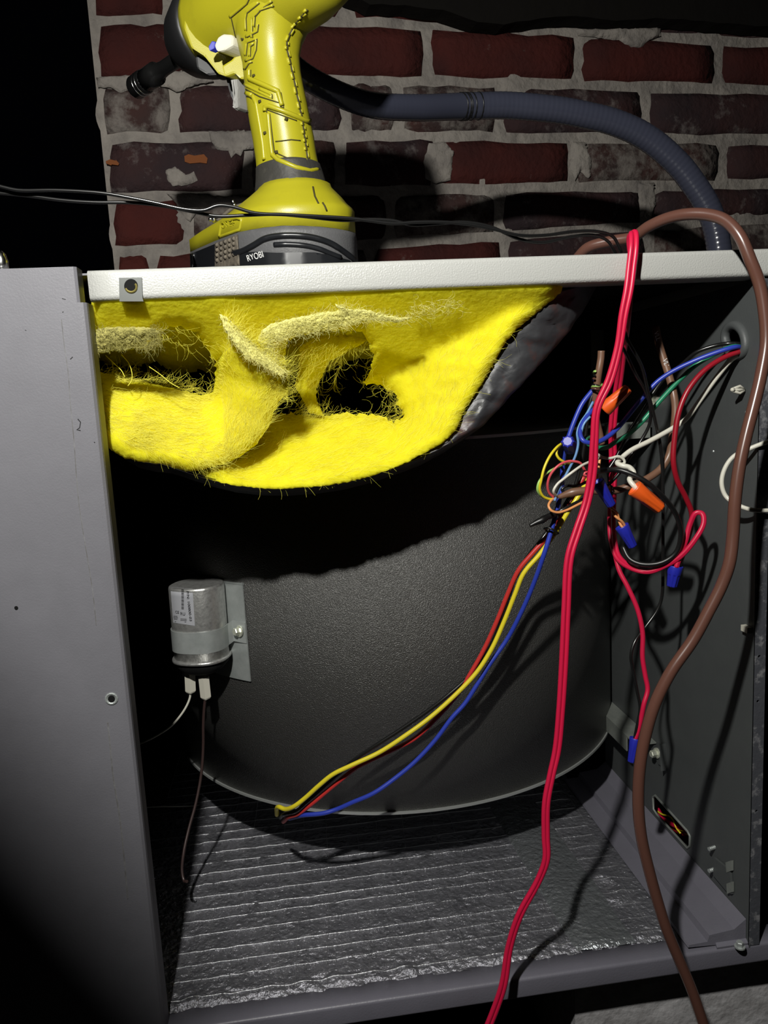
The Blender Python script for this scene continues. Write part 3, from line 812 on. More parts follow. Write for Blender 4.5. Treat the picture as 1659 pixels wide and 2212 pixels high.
o, Cb, rb = wire('brown_power_cable', 'thick glossy brown cord arching over the right end of the rail and hanging in front', 'cord', W['brown'],
  [(1245, 560), (1270, 535), (1320, 521), (1368, 512), (1400, 490), (1440, 472), (1482, 463), (1530, 464), (1566, 476), (1598, 510), (1620, 560), (1640, 612), (1651, 670), (1655, 740), (1644, 810), (1630, 870), (1612, 940), (1597, 1010), (1588, 1080), (1583, 1160), (1576, 1215), (1560, 1262), (1530, 1322), (1496, 1384), (1450, 1450), (1415, 1520), (1394, 1590), (1382, 1660), (1379, 1740), (1385, 1805), (1400, 1872), (1420, 1945), (1441, 2010), (1468, 2075), (1495, 2140), (1545, 2290)],
  12.5, [.06, .05, .04, .03, .02, .01, 0, -.01, -.018, -.026, -.03, -.032, -.034, -.036, -.038, -.04, -.042, -.044, -.046, -.048, -.05, -.05, -.05, -.05, -.05, -.05, -.05, -.05, -.05, -.05, -.05, -.05, -.05, -.05, -.05, -.05], n=12)
# --- the two bright black wires twisted along the rail
wire('black_wire', 'upper strand of the glossy black twisted wires crossing in front of the battery tool', 'wire', W['glossblack'],
  [(-20, 397), (6, 404), (40, 411), (120, 411), (220, 417), (280, 427), (335, 438), (400, 452), (440, 454), (470, 444), (500, 446), (550, 460), (620, 464), (700, 468), (760, 472), (800, 477), (850, 483), (900, 480), (960, 480), (1020, 486), (1070, 496), (1120, 508), (1180, 508), (1240, 500), (1290, 500), (1325, 512), (1342, 545)],
  3.6, [.0]*22+[.004, .006, .008, .014, .02])
wire('black_wire', 'lower strand of the glossy black twisted wires crossing in front of the battery tool', 'wire', W['glossblack'],
  [(-20, 416), (10, 418), (70, 424), (130, 432), (200, 437), (290, 438), (360, 446), (420, 458), (470, 467), (530, 465), (600, 463), (660, 468), (740, 476), (800, 474), (850, 477), (890, 486), (950, 483), (1000, 480), (1060, 490), (1120, 516), (1170, 524), (1230, 512), (1280, 508), (1312, 520), (1330, 548)],
  3.6, [.004]*20+[.006, .008, .010, .014, .02])
# --- conduit
mb = MB()
cpd = lambda x: .215 if x < 700 else .215+.085*min(1, (x-700)/330)
cp = [(560, 60), (600, 110), (650, 158), (720, 198), (800, 226), (900, 233), (1007, 230), (1090, 228), (1162, 233), (1220, 240), (1266, 249), (1320, 262), (1370, 282), (1410, 306), (1447, 337), (1475, 366), (1499, 398), (1520, 430), (1535, 460), (1547, 500), (1553, 535), (1560, 590), (1566, 640)]
CC = catmull([onY(x, y, cpd(x)) for x, y in cp], 26)
acc = 0.0; rr = []
for i, p in enumerate(CC):
    if i: acc += (p-CC[i-1]).length
    rr.append(.0126+.00010*math.cos(acc*2*math.pi/.0052))
rr = [q*(.78+.22*min(1, max(0, (p.y-.2)/.1))) for q, p in zip(rr, CC)]
mb.tube(CC, rr, 18)
cnd = mb.build('flexible_conduit', M['conduit'], None, True); tag(cnd, 'grey ribbed flexible conduit curving across the brick wall down behind the rail', 'conduit')
mb = MB()
for px in (985, 992, 1000, 1012, 1030):
    k = min(range(len(CC)), key=lambda i: abs((CC[i]-onY(px, 230, .30)).length)); a, b = CC[k-1], CC[k+1]; d = (b-a).normalized()
    mb.lathe(CC[k]-d*.0004, d, [(0, .0127), (.0004, .01305), (.0010, .01305), (.0014, .0127)], 18)
mb.build('dark_mark', W['black'], cnd, True)

# --- wires from the hole in the partition
hd0 = .028
wire('blue_wire', 'blue wire coming out of the oval hole and looping by the crimson cord', 'wire', W['blue'],
  [(1612, 760), (1596, 750), (1582, 751), (1521, 771), (1457, 800), (1423, 822), (1403, 842), (1386, 862), (1368, 884), (1336, 923), (1309, 946), (1282, 957), (1260, 952), (1253, 933), (1262, 909), (1281, 884)],
  5.2, [.032, .02, .018, .025, .035, .04, .042, .045, .045, .045, .04, .035, .035, .04, .045, .05])
wire('green_wire', 'green wire coming out of the oval hole below the blue one', 'wire', W['green'],
  [(1612, 757), (1596, 748), (1572, 752), (1530, 772), (1504, 788), (1464, 825), (1423, 869), (1386, 912), (1356, 939), (1332, 953), (1312, 966), (1292, 967), (1268, 957), (1265, 949), (1274, 943)],
  5.2, [.032, .026, .026, .032, .036, .044, .05, .053, .053, .052, .05, .048, .048, .05, .055])
wire('black_wire', 'black wire coming out of the oval hole above the blue one', 'wire', W['glossblack'],
  [(1612, 752), (1598, 743), (1575, 742), (1548, 746), (1504, 761), (1474, 786), (1440, 812), (1410, 850), (1380, 900), (1352, 945), (1330, 990), (1310, 1020)],
  4.2, [.032, .026, .028, .034, .042, .05, .056, .06, .06, .06, .06, .06])
wire('red_wire', 'dark red wire coming out of the oval hole, hanging straight to the lower blue connector', 'wire', W['darkred'],
  [(1612, 764), (1598, 760), (1565, 772), (1521, 801), (1487, 842), (1467, 889), (1457, 950), (1455, 1000), (1464, 1040), (1481, 1074), (1494, 1108), (1493, 1135), (1484, 1168), (1472, 1205), (1462, 1226)],
  6.0, [.032, .02, .02, .02, .02, .02, .02, .02, .022, .024, .026, .028, .028, .028, .028])
wire('white_wire', 'cream white wire from the oval hole to the large orange connector', 'wire', W['white'],
  [(1610, 770), (1600, 766), (1582, 775), (1548, 815), (1514, 862), (1481, 906), (1450, 927), (1403, 953), (1363, 973), (1342, 990), (1334, 1001), (1345, 1006), (1360, 1010), (1369, 1022), (1360, 1036), (1373, 1053), (1392, 1068)],
  5.8, [.032, .022, .024, .03, .036, .036, .036, .034, .032, .03, .024, .02, .018, .016, .012, .008, .01])
wire('white_wire', 'thin white wire curling behind the crimson cord to the cream wire', 'wire', W['white'],
  [(1275, 972), (1289, 980), (1302, 988), (1318, 990), (1336, 986), (1347, 992), (1349, 1000), (1338, 1003)], 3.0, .024)
wire('white_wire', 'thin white wire looping left behind the blue wire', 'wire', W['white'],
  [(1300, 988), (1279, 996), (1258, 1005), (1235, 1021), (1217, 1035), (1204, 1046), (1196, 1060), (1202, 1072)], 3.1, [.02, .03, .04, .045, .045, .045, .045, .05])
twin('red_cable', 'crimson twin cord hanging behind the long one and looping to the right', 'cord', W['red'],
  [(1368, 560), (1364, 610), (1357, 665), (1352, 705), (1346, 747), (1337, 821), (1327, 882), (1323, 930), (1324, 983), (1324, 1050), (1321, 1118), (1324, 1168), (1336, 1205), (1370, 1229), (1403, 1235), (1437, 1222), (1470, 1202), (1504, 1162), (1520, 1130), (1517, 1110), (1504, 1108), (1491, 1131), (1481, 1168), (1466, 1210), (1461, 1226)],
  5.0, [-.0036, -.0034, .0, .010, .03, .05, .06, .065, .07, .07, .07, .065, .055, .04, .032, .026, .02, .016, .016, .018, .02, .022, .022, .022, .022], width=[.5, .5, .7, 1, 1, 1, 1, 1, 1, 1, 1.2, 1, .6, .2, .2, .3, .2, .2, .2, .2, .2, .2, .2, .2])
wire('red_wire', 'crimson wire running down to the lowest blue connector beside the brown cord', 'wire', W['red'],
  [(1328, 1195), (1338, 1233), (1355, 1266), (1377, 1316), (1388, 1366), (1388, 1421), (1394, 1460), (1399, 1490), (1391, 1521), (1385, 1551), (1378, 1580), (1371, 1600)],
  5.4, [.06, .055, .05, .045, .042, .04, .038, .036, .034, .034, .034, .034])
wire('black_wire', 'thin black wire hanging down to the lowest blue connector', 'wire', W['glossblack'],
  [(1349, 715), (1356, 735), (1386, 791), (1400, 849), (1413, 899), (1427, 966), (1432, 1050), (1432, 1152), (1432, 1233), (1430, 1288), (1421, 1316), (1394, 1355), (1372, 1385), (1363, 1416), (1369, 1454), (1377, 1496), (1383, 1530), (1376, 1570), (1370, 1600)],
  3.6, [.01, .012, .02, .03, .035, .04, .04, .042, .044, .046, .046, .045, .042, .04, .04, .038, .036, .034, .034])
wire('black_wire', 'thin black wire from the crimson cord towards the knot of wires', 'wire', W['glossblack'],
  [(1340, 742), (1350, 760), (1373, 808), (1393, 842), (1405, 882), (1403, 916), (1386, 950), (1362, 985), (1338, 1022), (1312, 1050)], 3.6, [.01, .012, .022, .03, .035, .038, .04, .04, .04, .04])
wire('black_wire', 'black wire bowed in a wide loop round the large orange connector', 'wire', W['black'],
  [(1270, 1024), (1290, 1019), (1336, 1015), (1386, 1035), (1430, 1071), (1460, 1111), (1471, 1152), (1461, 1193), (1430, 1215), (1388, 1219), (1360, 1207), (1345, 1180)],
  5.6, [.04, .032, .016, .008, .008, .012, .016, .02, .024, .03, .036, .042])
# --- left cluster
wire('blue_wire', 'long blue wire of the four-wire loom, rising to the round blue connector', 'wire', W['blue'],
  [(1290, 832), (1279, 845), (1258, 872), (1241, 909), (1230, 939), (1222, 965), (1216, 1000), (1214, 1050), (1207, 1086), (1198, 1121), (1190, 1150), (1177, 1192), (1161, 1239), (1146, 1278), (1125, 1325), (1096, 1380), (1060, 1432), (1030, 1480), (1004, 1520), (976, 1551), (941, 1598), (896, 1646), (859, 1677), (808, 1713), (760, 1734), (728, 1748), (698, 1757), (655, 1761), (625, 1768)],
  5.2, [.06, .06, .06, .06, .06, .06, .065, .065, .06, .06, .06, .06, .065, .07, .075, .08, .08, .08, .08, .08, .08, .08, .08, .08, .085, .09, .092, .1, .12])
wire('yellow_wire', 'long yellow wire of the four-wire loom sweeping across the drum', 'wire', W['yellow'],
  [(1285, 1010), (1268, 1040), (1248, 1074), (1228, 1104), (1201, 1148), (1167, 1196), (1131, 1239), (1112, 1285), (1088, 1345), (1062, 1402), (1030, 1452), (985, 1500), (929, 1550), (880, 1586), (820, 1625), (760, 1653), (719, 1673), (689, 1697), (659, 1724), (635, 1742), (617, 1748), (602, 1743), (598, 1760)],
  5.2, [.07, .07, .066, .066, .068, .07, .072, .074, .076, .076, .076, .076, .076, .076, .078, .08, .083, .086, .09, .093, .1, .108, .14])
wire('red_wire', 'long red wire of the four-wire loom running beside the yellow one', 'wire', W['bundlered'],
  [(1262, 1030), (1250, 1050), (1235, 1081), (1211, 1121), (1184, 1158), (1151, 1194), (1120, 1232), (1098, 1280), (1074, 1340), (1046, 1402), (1018, 1452), (988, 1500), (941, 1553), (896, 1595), (850, 1619), (805, 1640), (770, 1658), (743, 1679), (710, 1706), (674, 1736), (644, 1758), (626, 1764), (612, 1775)],
  5.0, [.08, .08, .076, .074, .072, .073, .075, .078, .08, .082, .083, .083, .083, .083, .084, .086, .088, .09, .093, .096, .102, .108, .14])
wire('black_wire', 'long black wire of the four-wire loom lying along the yellow one', 'wire', W['glossblack'],
  [(1250, 1040), (1218, 1095), (1192, 1135), (1172, 1163), (1140, 1203), (1112, 1250), (1092, 1310), (1074, 1365), (1046, 1420), (1012, 1462), (960, 1508), (912, 1544), (862, 1578), (812, 1610), (770, 1638), (735, 1668), (700, 1700), (664, 1732), (640, 1752), (618, 1758), (606, 1766)],
  4.6, [.085, .08, .076, .074, .076, .078, .08, .082, .084, .084, .083, .084, .085, .086, .088, .09, .093, .096, .1, .108, .14])
mb = MB()
tz = [onY(1176, 1142, .058), onY(1186, 1140, .054), onY(1198, 1146, .053), onY(1206, 1152, .058), onY(1198, 1156, .068), onY(1184, 1150, .072), onY(1176, 1142, .062)]
mb.tube(tz, .0009, 6)
tag(mb.build('cable_tie', W['black'], None, True), 'black tie round the four-wire loom just under the wire knot', 'cable tie')
wire('light_blue_wire', 'thin light blue wire curling past the round blue connector', 'wire', W['sky'],
  [(1281, 868), (1268, 893), (1254, 914), (1247, 935), (1249, 958), (1243, 985), (1228, 1015), (1213, 1045), (1203, 1068), (1198, 1082)], 2.9, [.05, .048, .046, .045, .045, .045, .047, .048, .05, .05])
wire('light_blue_wire', 'thin light blue wire passing in front of the loop of blue wire', 'wire', W['sky'],
  [(1275, 900), (1262, 915), (1256, 935), (1257, 952)], 2.6, .04)
wire('yellow_wire', 'thin yellow wire in a big loop left of the round blue connector', 'wire', W['yellow'],
  [(1214, 958), (1203, 966), (1188, 985), (1176, 1010), (1169, 1038), (1166, 1057), (1173, 1072), (1186, 1078), (1199, 1078)], 3.0, [.055, .05, .046, .044, .044, .046, .048, .05, .052])
wire('yellow_wire', 'thin yellow wire curving down right from the round blue connector', 'wire', W['yellow'],
  [(1212, 960), (1204, 970), (1202, 980), (1207, 990), (1219, 998), (1232, 1001)], 2.9, [.055, .052, .05, .05, .052, .06])
wire('lime_wire', 'thin pale green wire crossing the yellow loop', 'wire', W['lime'],
  [(1228, 998), (1198, 1012), (1176, 1026), (1164, 1042), (1161, 1058), (1168, 1070), (1180, 1076)], 2.7, [.06, .052, .048, .046, .047, .05, .052])
wire('pink_wire', 'thin pinkish red wire looped left of the knot', 'wire', W['pink'],
  [(1275, 1036), (1262, 1014), (1254, 1001), (1243, 997), (1225, 997), (1206, 1006), (1190, 1024), (1183, 1045), (1186, 1064), (1196, 1074)], 2.9, [.05, .048, .046, .045, .045, .044, .045, .047, .05, .052])
wire('pink_wire', 'short pink wire curled round the strands beside the crimson cord', 'wire', W['pink'],
  [(1276, 1020), (1264, 1021), (1262, 1026), (1272, 1028), (1280, 1036)], 2.4, .04)
wire('peach_wire', 'thin orange wire bent in a hairpin under the brown sheath', 'wire', W['peach'],
  [(1204, 1074), (1192, 1080), (1185, 1092), (1190, 1102), (1204, 1107), (1222, 1103), (1245, 1092), (1270, 1079)], 2.9, [.055, .05, .046, .044, .044, .045, .046, .05])
wire('peach_wire', 'short orange wire standing upright behind the crimson cord', 'wire', W['peach'],
  [(1296, 985), (1294, 1005), (1291, 1022), (1290, 1045)], 3.0, [.04, .038, .038, .04])
wire('black_wire', 'short black wire above the orange hairpin wire', 'wire', W['glossblack'],
  [(1200, 1108), (1213, 1102), (1236, 1090), (1258, 1079), (1275, 1068)], 3.6, [.05, .048, .048, .05, .054])
wire('shrink_tube', 'fat black heat-shrunk wire end sticking out left of the loom', 'wire end', W['black'],
  [(1144, 1136), (1158, 1129), (1172, 1123), (1182, 1117), (1194, 1112), (1208, 1106)], 7.5, [.05, .05, .05, .052, .054, .056], fat=[.45, .8, 1.1, .85, 1.0, .7])
wire('black_wire', 'black wire threading down behind the blue loop into the knot', 'wire', W['glossblack'],
  [(1284, 838), (1272, 880), (1266, 930), (1260, 975), (1252, 1015), (1242, 1050), (1226, 1085)], 4.0, .075)
wire('black_wire', 'black wire doubled beside the brown sheath end', 'wire', W['glossblack'],
  [(1226, 1068), (1214, 1058), (1224, 1050), (1246, 1050), (1270, 1040), (1300, 1030)], 3.2, .06)
# twisted pair to connector
for s, lab_ in ((0, 'first strand of the orange pair twisted down to the hanging blue connector'), (1, 'second strand of the orange pair twisted down to the hanging blue connector')):
    pts = []
    for i in range(13):
        t = i/12; x = 1314+t*36; y = 1086+t*56; a = t*2*math.pi*1.2+s*math.pi
        pts.append((x+math.cos(a)*3.4*.83, y-math.cos(a)*3.4*.55))
    dp = [.030+.0012*math.sin(i/12*2*math.pi*1.2+s*math.pi) for i in range(13)]
    wire('peach_wire', lab_, 'wire', W['peach'], pts, 3.0, dp, seg=4)
# brown sheathed cables
o, C, r = wire('brown_cable', 'brown sheathed cable curving from the dark back down into the knot of wires', 'cable', W['tan'],
  [(1416, 706), (1423, 741), (1444, 808), (1455, 850), (1459, 880), (1457, 916), (1452, 950), (1445, 985), (1427, 1013), (1393, 1037), (1363, 1049), (1336, 1058), (1309, 1061), (1268, 1060), (1236, 1064), (1206, 1074)],
  8.2, [.07, .066, .055, .048, .046, .045, .045, .045, .044, .042, .042, .044, .044, .044, .046, .05], n=12, fat=[1]*14+[1.15, .6])
def print_on(parent, body, px, py, px2, py2, h, dep, m=M['whiteprint']):
    a = onY(px, py, dep); b = onY(px2, py2, dep); R = b-a; U = (Vector(CAM)-a).normalized().cross(R).normalized()
    t = text_mesh('print', body, h, a-U*h*.35, R, U, m, parent, .00005)
    return t
print_on(o, 'VLL', 1417, 716, 1426, 745, .0046, .0625)
print_on(o, 'VLL', 1436, 775, 1445, 805, .0046, .0555)
o, C, r = wire('brown_cable', 'short upright brown cable end with thin wires wound round it', 'cable', W['tan'],
  [(1299, 758), (1298, 775), (1294, 800), (1289, 835), (1286, 870), (1288, 905), (1296, 940), (1300, 960)], 7.6, [.05, .05, .05, .052, .055, .06, .062, .062], n=12)
def winding(label, m, y0, y1, ph, turns, name):
    pts = []; dp = []
    for i in range(int(10*turns)+1):
        t = i/(10*turns); a = 2*math.pi*turns*t+ph; y = y0+(y1-y0)*t; x = 1299-(y-758)*.125
        pts.append((x+math.cos(a)*9.5, y+math.cos(a)*6)); dp.append(.051-.0058*math.sin(a))
    return wire(name, label, 'wire', m, pts, 2.5, dp, n=6, seg=3)
winding('thin pale green wire wound round the upright brown cable end', W['lime'], 806, 858, 2.4, 1.6, 'lime_wire')
winding('thin black wire wound round the upright brown cable end', W['glossblack'], 815, 846, 2.4, 1.5, 'black_wire')
winding('thin brown wire wound round the upright brown cable end', W['brown'], 822, 852, 2.4, 1.4, 'brown_wire')
def ringwire(label, m, cx, cy, r, dep, name):
    pts = [(cx+r*.5*math.cos(a), cy+r*math.sin(a)) for a in np.linspace(0, 2*math.pi*.95, 12)]; dp = [dep-.004*math.cos(a) for a in np.linspace(0, 2*math.pi*.95, 12)]
    wire(name, label, 'wire', m, pts, 2.3, dp, n=6, seg=3)
ringwire('thin black wire ring round the brown sheath right of the blue connector', W['glossblack'], 1318, 1060, 11, .042, 'black_wire')
ringwire('thin orange brown wire ring round the brown sheath right of the blue connector', W['peach'], 1312, 1058, 11, .042, 'peach_wire')
# right side white cable
wire('white_cable', 'white cable looping out from behind the right-hand flange and back', 'cable', W['white'],
  [(1690, 944), (1659, 954), (1620, 969), (1585, 986), (1566, 1012), (1559, 1044), (1568, 1072), (1592, 1090), (1622, 1101), (1660, 1103), (1690, 1103)], 5.0, [-.006, -.004, .0, .006, .008, .008, .006, .0, -.005, -.006, -.006])
# leads of the capacitor with their white connectors
def lead(label, m, pts, dep, tc, rpx, name):
    t = thing(name, label, 'wire', onY(pts[0][0], pts[0][1], dep[0]))
    wire('lead', None, None, m, pts, rpx, dep, parent=t)
    (x0, y0), (x1, y1) = tc; mb = MB()
    a = onY(x0, y0, dep[0]); b = onY(x1, y1, dep[0])
    h, dd = .0046, .0034
    ringc = lambda c, s: [c+Vector((-h*s, -dd*.2*s, 0)), c+Vector((-h*.05*s, -dd*s, -.001)), c+Vector((h*s, -dd*.35*s, 0)), c+Vector((h*.9*s, dd*s, 0)), c+Vector((-h*.9*s, dd*s, 0))]
    mb.rings([ringc(a, 1), ringc(a.lerp(b, .93), 1), ringc(b, .8)])
    mb.build('spade_connector', M['cream'], t)
    return t
lead('white capacitor lead ending in the left cream spade connector', W['white'], [(412, 1488), (410, 1508), (398, 1534), (372, 1566), (340, 1588), (310, 1603), (285, 1612)], [.166, .166, .166, .17, .18, .19, .2], ((410, 1450), (412, 1495)), 2.4, 'capacitor_lead')
W['darkbrown'] = plastic('dark_brown_insulation', (.045, .026, .024), .35)
lead('brown capacitor lead hanging from the right cream spade connector to the floor', W['darkbrown'], [(445, 1498), (441, 1530), (439, 1570), (439, 1612), (435, 1670), (423, 1735), (408, 1790), (397, 1840), (393, 1880), (398, 1903), (404, 1904)], [.16, .16, .16, .16, .155, .145, .135, .125, .118, .113, .11], ((440, 1462), (445, 1508)), 3.2, 'capacitor_lead')
wire('thin_wire', 'thin pale wire lying along the floor in the dark behind the capacitor lead', 'wire', W['white'], [(300, 1745), (340, 1743), (420, 1741), (470, 1734), (545, 1722)], 1.3, [.30, .30, .31, .32, .335])
# wires seen through the slot of the partition
def behind(name, label, m, pts, r, x):
    mb = MB(); mb.tube(catmull([onX(px, py, x) for px, py in pts], 5), r, 8)
    tag(mb.build(name, m, None, True), label, 'wire')
behind('red_wire', 'red wire seen through the slot of the partition, upper strand', W['red'], [(1395, 1690), (1415, 1735), (1430, 1765), (1455, 1782), (1500, 1800)], .0024, .460)
behind('red_wire', 'red wire seen through the slot of the partition, lower strand', W['darkred'], [(1395, 1720), (1418, 1752), (1440, 1778), (1470, 1798), (1510, 1808)], .0024, .463)
behind('yellow_wire', 'yellow wire seen through the slot of the partition', W['yellow'], [(1400, 1735), (1428, 1758), (1452, 1768), (1462, 1790), (1470, 1800)], .0009, .458)

# --- twist-on connectors
def nut(label, m, mouth, tip, rm, rt_, dep, dep2, name='wire_connector', ribs=8):
    a = onY(*mouth, dep); b = onY(*tip, dep2); ax = (b-a); Lh = ax.length; ax.normalize()
    sc = ((a-Vector(CAM)).dot(Vector(_f)))/FPX; rm *= sc; rt_ *= sc
    ref = Vector((0, 0, 1)) if abs(ax.z) < .8 else Vector((1, 0, 0)); U = ax.cross(ref).normalized(); V = ax.cross(U)
    n = ribs*4
    def ring(d, r, amp):
        o = []
        for i in range(n):
            t = 2*math.pi*i/n; q = r*(1+amp*(1 if math.cos(t*ribs) > .2 else 0))
            o.append(a+ax*d+(U*math.cos(t)+V*math.sin(t))*q)
        return o
    rr = lambda f: rm+(rt_-rm)*f
    mb = MB()
    mb.rings([ring(Lh*.10, rm*.55, 0), ring(Lh*.02, rm*.78, 0), ring(0, rm*.82, 0), ring(-Lh*.0, rm*.98, 0), ring(Lh*.04, rm, 0), ring(Lh*.40, rr(.40), 0), ring(Lh*.46, rr(.46)*.90, .16), ring(Lh*.94, rr(.94)*.86, .26), ring(Lh*.985, rr(1)*.80, .22), ring(Lh, rr(1)*.62, .10)])
    o = mb.build(name, m, None, False); tag(o, label, 'wire connector', 'twist-on wire connectors')
    bm = bmesh.new(); bm.from_mesh(o.data)
    bmesh.ops.recalc_face_normals(bm, faces=bm.faces); bm.to_mesh(o.data); bm.free()
    for p in o.data.polygons: p.use_smooth = abs(p.normal.dot(ax)) < .5 and len(p.vertices) == 4
    return o
nut('large orange wire connector pointing down right below the cream wire', W['nutorange'], (1370, 1054), (1429, 1100), 18.5, 12.5, .004, .0)
nut('orange wire connector half hidden behind the crimson cord', W['nutorange'], (1306, 884), (1358, 838), 17, 10, .03, .02)
nut('round blue wire connector seen end-on above the yellow loop', W['nutblue'], (1232, 966), (1226, 953), 16, 13.5, .066, .046)
nut('blue wire connector lying across the brown sheath beside the crimson cord', W['nutblue'], (1290, 1040), (1322, 1093), 15, 9.5, .022, .022)
nut('blue wire connector hanging mouth-up from the twisted orange pair', W['nutblue'], (1343, 1136), (1368, 1182), 15, 9.5, .030, .028)
nut('blue wire connector hanging from the loop of crimson wire', W['nutblue'], (1459, 1222), (1451, 1268), 16.5, 11, .026, .026)
nut('lowest blue wire connector, tucked beside the brown cord', W['nutblue'], (1373, 1594), (1364, 1647), 12.5, 8.5, .034, .032)

# ================================================================== THE TORN INSULATION
ins = thing('insulation_batt', 'torn bright yellow fibreglass batt sagging with its black facing from the cabinet top', 'insulation', (.15, .04, .40))
def wob(px, py, s, seed, oct_=3):
    """smooth vectorised noise in -1..1"""
    r = np.random.default_rng(seed); out = 0; amp = 1; tot = 0
    for o in range(oct_):
        for k in range(5):
            a = r.uniform(0, 2*math.pi); f = 2*math.pi/(s/(1.9**o))*r.uniform(.6, 1.4); ph = r.uniform(0, 6.28)
            out = out+amp*np.sin((px*math.cos(a)+py*math.sin(a))*f+ph); tot += amp*.45
        amp *= .5
    return out/tot/1.6
def tps_u(r2): return .5*r2*np.log(r2+1e-9)
class Field:
    """smooth depth surface through control points (thin-plate spline)"""
    def __init__(s, ctrl, amp, sc, seed, reg=.02):
        c = np.array(ctrl, float); s.p = c[:, :2]/300; s.amp = amp; s.sc = sc; s.seed = seed; s.lo = c[:, 2].min()-.004; s.hi = c[:, 2].max()+.01
        n = len(c); K = tps_u(((s.p[:, None]-s.p[None])**2).sum(-1))+reg*np.eye(n); P = np.c_[np.ones(n), s.p]
        A = np.zeros((n+3, n+3)); A[:n, :n] = K; A[:n, n:] = P; A[n:, :n] = P.T
        s.w = np.linalg.solve(A, np.r_[c[:, 2], 0, 0, 0])
    def __call__(s, px, py):
        px = np.asarray(px, float); py = np.asarray(py, float); q = np.stack([px, py], -1)/300
        U = tps_u(((q[..., None, :]-s.p)**2).sum(-1))
        v = U @ s.w[:-3]+s.w[-3]+q @ s.w[-2:]
        return np.clip(v, s.lo, s.hi)+s.amp*wob(px, py, s.sc, s.seed)+s.amp*.35*wob(px, py, s.sc*.3, s.seed+9)
def sheet(name, outline, holes, field, step, m, thick=.010, jit=2.0, hj=4.0):
    o = resample(outline, step*.8, True, jit); h = [resample(q, step*.8, True, hj) for q in holes]
    V, F = tri_region(o, h, step)
    dep = field(V[:, 0], V[:, 1])
    bd = border(F); bi = np.array(sorted({i for e in bd for i in e}))
    A = onYv(V[:, 0], V[:, 1], dep+0.0)
    dist = np.sqrt(((V[:, None, :]-V[bi][None, :, :])**2).sum(-1).min(1)) if len(V) < 9000 else np.full(len(V), 30.)
    round_ = np.clip(1-dist/26, 0, 1)**2*min(thick, .014)*.55                 # edges roll back
    A = onYv(V[:, 0], V[:, 1], dep+round_); B = onYv(V[:, 0], V[:, 1], dep+thick); lowB = B[:, 2] < .41
    B = np.where(lowB[:, None], onYv(V[:, 0], V[:, 1], np.maximum(dep+.006, np.minimum(dep+thick, .104))), B)
    A[:, 2] = np.minimum(A[:, 2], ZT-.0032); B[:, 2] = np.minimum(B[:, 2], ZT-.0028)
    n = len(V)
    fs = list(F)+[tuple(n+i for i in reversed(f)) for f in F]+[(b, a, n+a, n+b) for a, b in bd]
    me = link_mesh(name, list(A)+list(B), fs, m, ins, True)
    # make all faces look outwards
    return me, V, F
yel = M['fibre']
rim_line = [(222, 955), (240, 972), (270, 990), (310, 999), (350, 1003), (400, 1020), (450, 1036), (500, 1048), (560, 1055), (620, 1056), (690, 1051), (750, 1042), (810, 1027), (870, 1003), (915, 980), (955, 958), (985, 930), (1005, 885), (1040, 832), (1064, 790), (1092, 740), (1120, 708), (1152, 682), (1185, 655), (1214, 629)]
hole_a = [(204, 795), (208, 764), (250, 758), (312, 748), (352, 714), (385, 705), (415, 712), (440, 744), (462, 777), (470, 817), (478, 850), (470, 872), (389, 866), (341, 855), (279, 840), (224, 830), (204, 820)]
hole_b = [(618, 738), (640, 726), (666, 718), (705, 710), (745, 718), (780, 716), (798, 741), (806, 786), (785, 828), (814, 831), (832, 836), (849, 844), (862, 876), (873, 905), (851, 910), (820, 900), (798, 897), (745, 893), (690, 897), (629, 893), (594, 895), (590, 870), (560, 830), (560, 790), (600, 770)]
def ov(px, py, k=1.3, y0=.006):
    """depth of a batt face that hangs from behind the rail and slopes back as it goes down"""
    y = .02
    for _ in range(12): y = .5*y+.5*max(.004, y0+(.503-onY(px, py, y).z)/k)
    return y
def OV(pts, k=1.3, d=0.0): return [(x, y, ov(x, y, k)+d) for x, y in pts]
def ovv(px, py, k=.90, y0=.005):
    y = np.full(np.shape(px), .02)
    for _ in range(14): y = .5*y+.5*np.maximum(.004, y0+(.503-onYv(px, py, y)[..., 2])/k)
    return y
_bowlf = Field([(1150, 684, .011), (1185, 657, .009), (1205, 640, .008), (1092, 742, .014), (1040, 832, .016), (1005, 885, .016), (980, 935, .014), (950, 958, .013), (1000, 780, .028), (1060, 740, .019), (940, 830, .038), (900, 860, .046), (880, 890, .052), (880, 950, .034), (920, 920, .032), (850, 830, .058), (940, 760, .045), (1000, 722, .034), (1060, 695, .024), (1110, 670, .018), (800, 800, .07), (800, 700, .09), (600, 700, .12), (400, 700, .14), (200, 700, .12),
  (870, 1000, .013), (800, 1026, .013), (700, 1048, .013), (620, 1054, .013), (500, 1046, .017), (450, 1034, .021), (640, 990, .044), (720, 970, .048), (800, 960, .046), (560, 990, .056), (520, 1020, .040), (700, 920, .078), (800, 915, .072), (620, 905, .084), (570, 940, .074),
  (400, 1010, .05), (300, 980, .06), (230, 950, .06), (300, 900, .085), (400, 930, .085), (215, 860, .08), (480, 900, .09), (540, 860, .09)], .0042, 150, 3)
def fA(px, py):
    px = np.asarray(px, float); py = np.asarray(py, float)
    a = ovv(px, py)+.0008*wob(px, py, 240, 77); b = _bowlf(px, py); h = .004
    t = np.clip(.5+.5*(b-a)/h, 0, 1)
    return b*(1-t)+a*t-h*t*(1-t)
sheetA, VA, FA = sheet('fibreglass_lining', [(198, 622), (400, 616), (700, 606), (1000, 598), (1216, 596)]+rim_line[::-1]+[(213, 900), (203, 800), (197, 700)], [hole_a, hole_b], fA, 7, yel, .055, 1.2, 5)
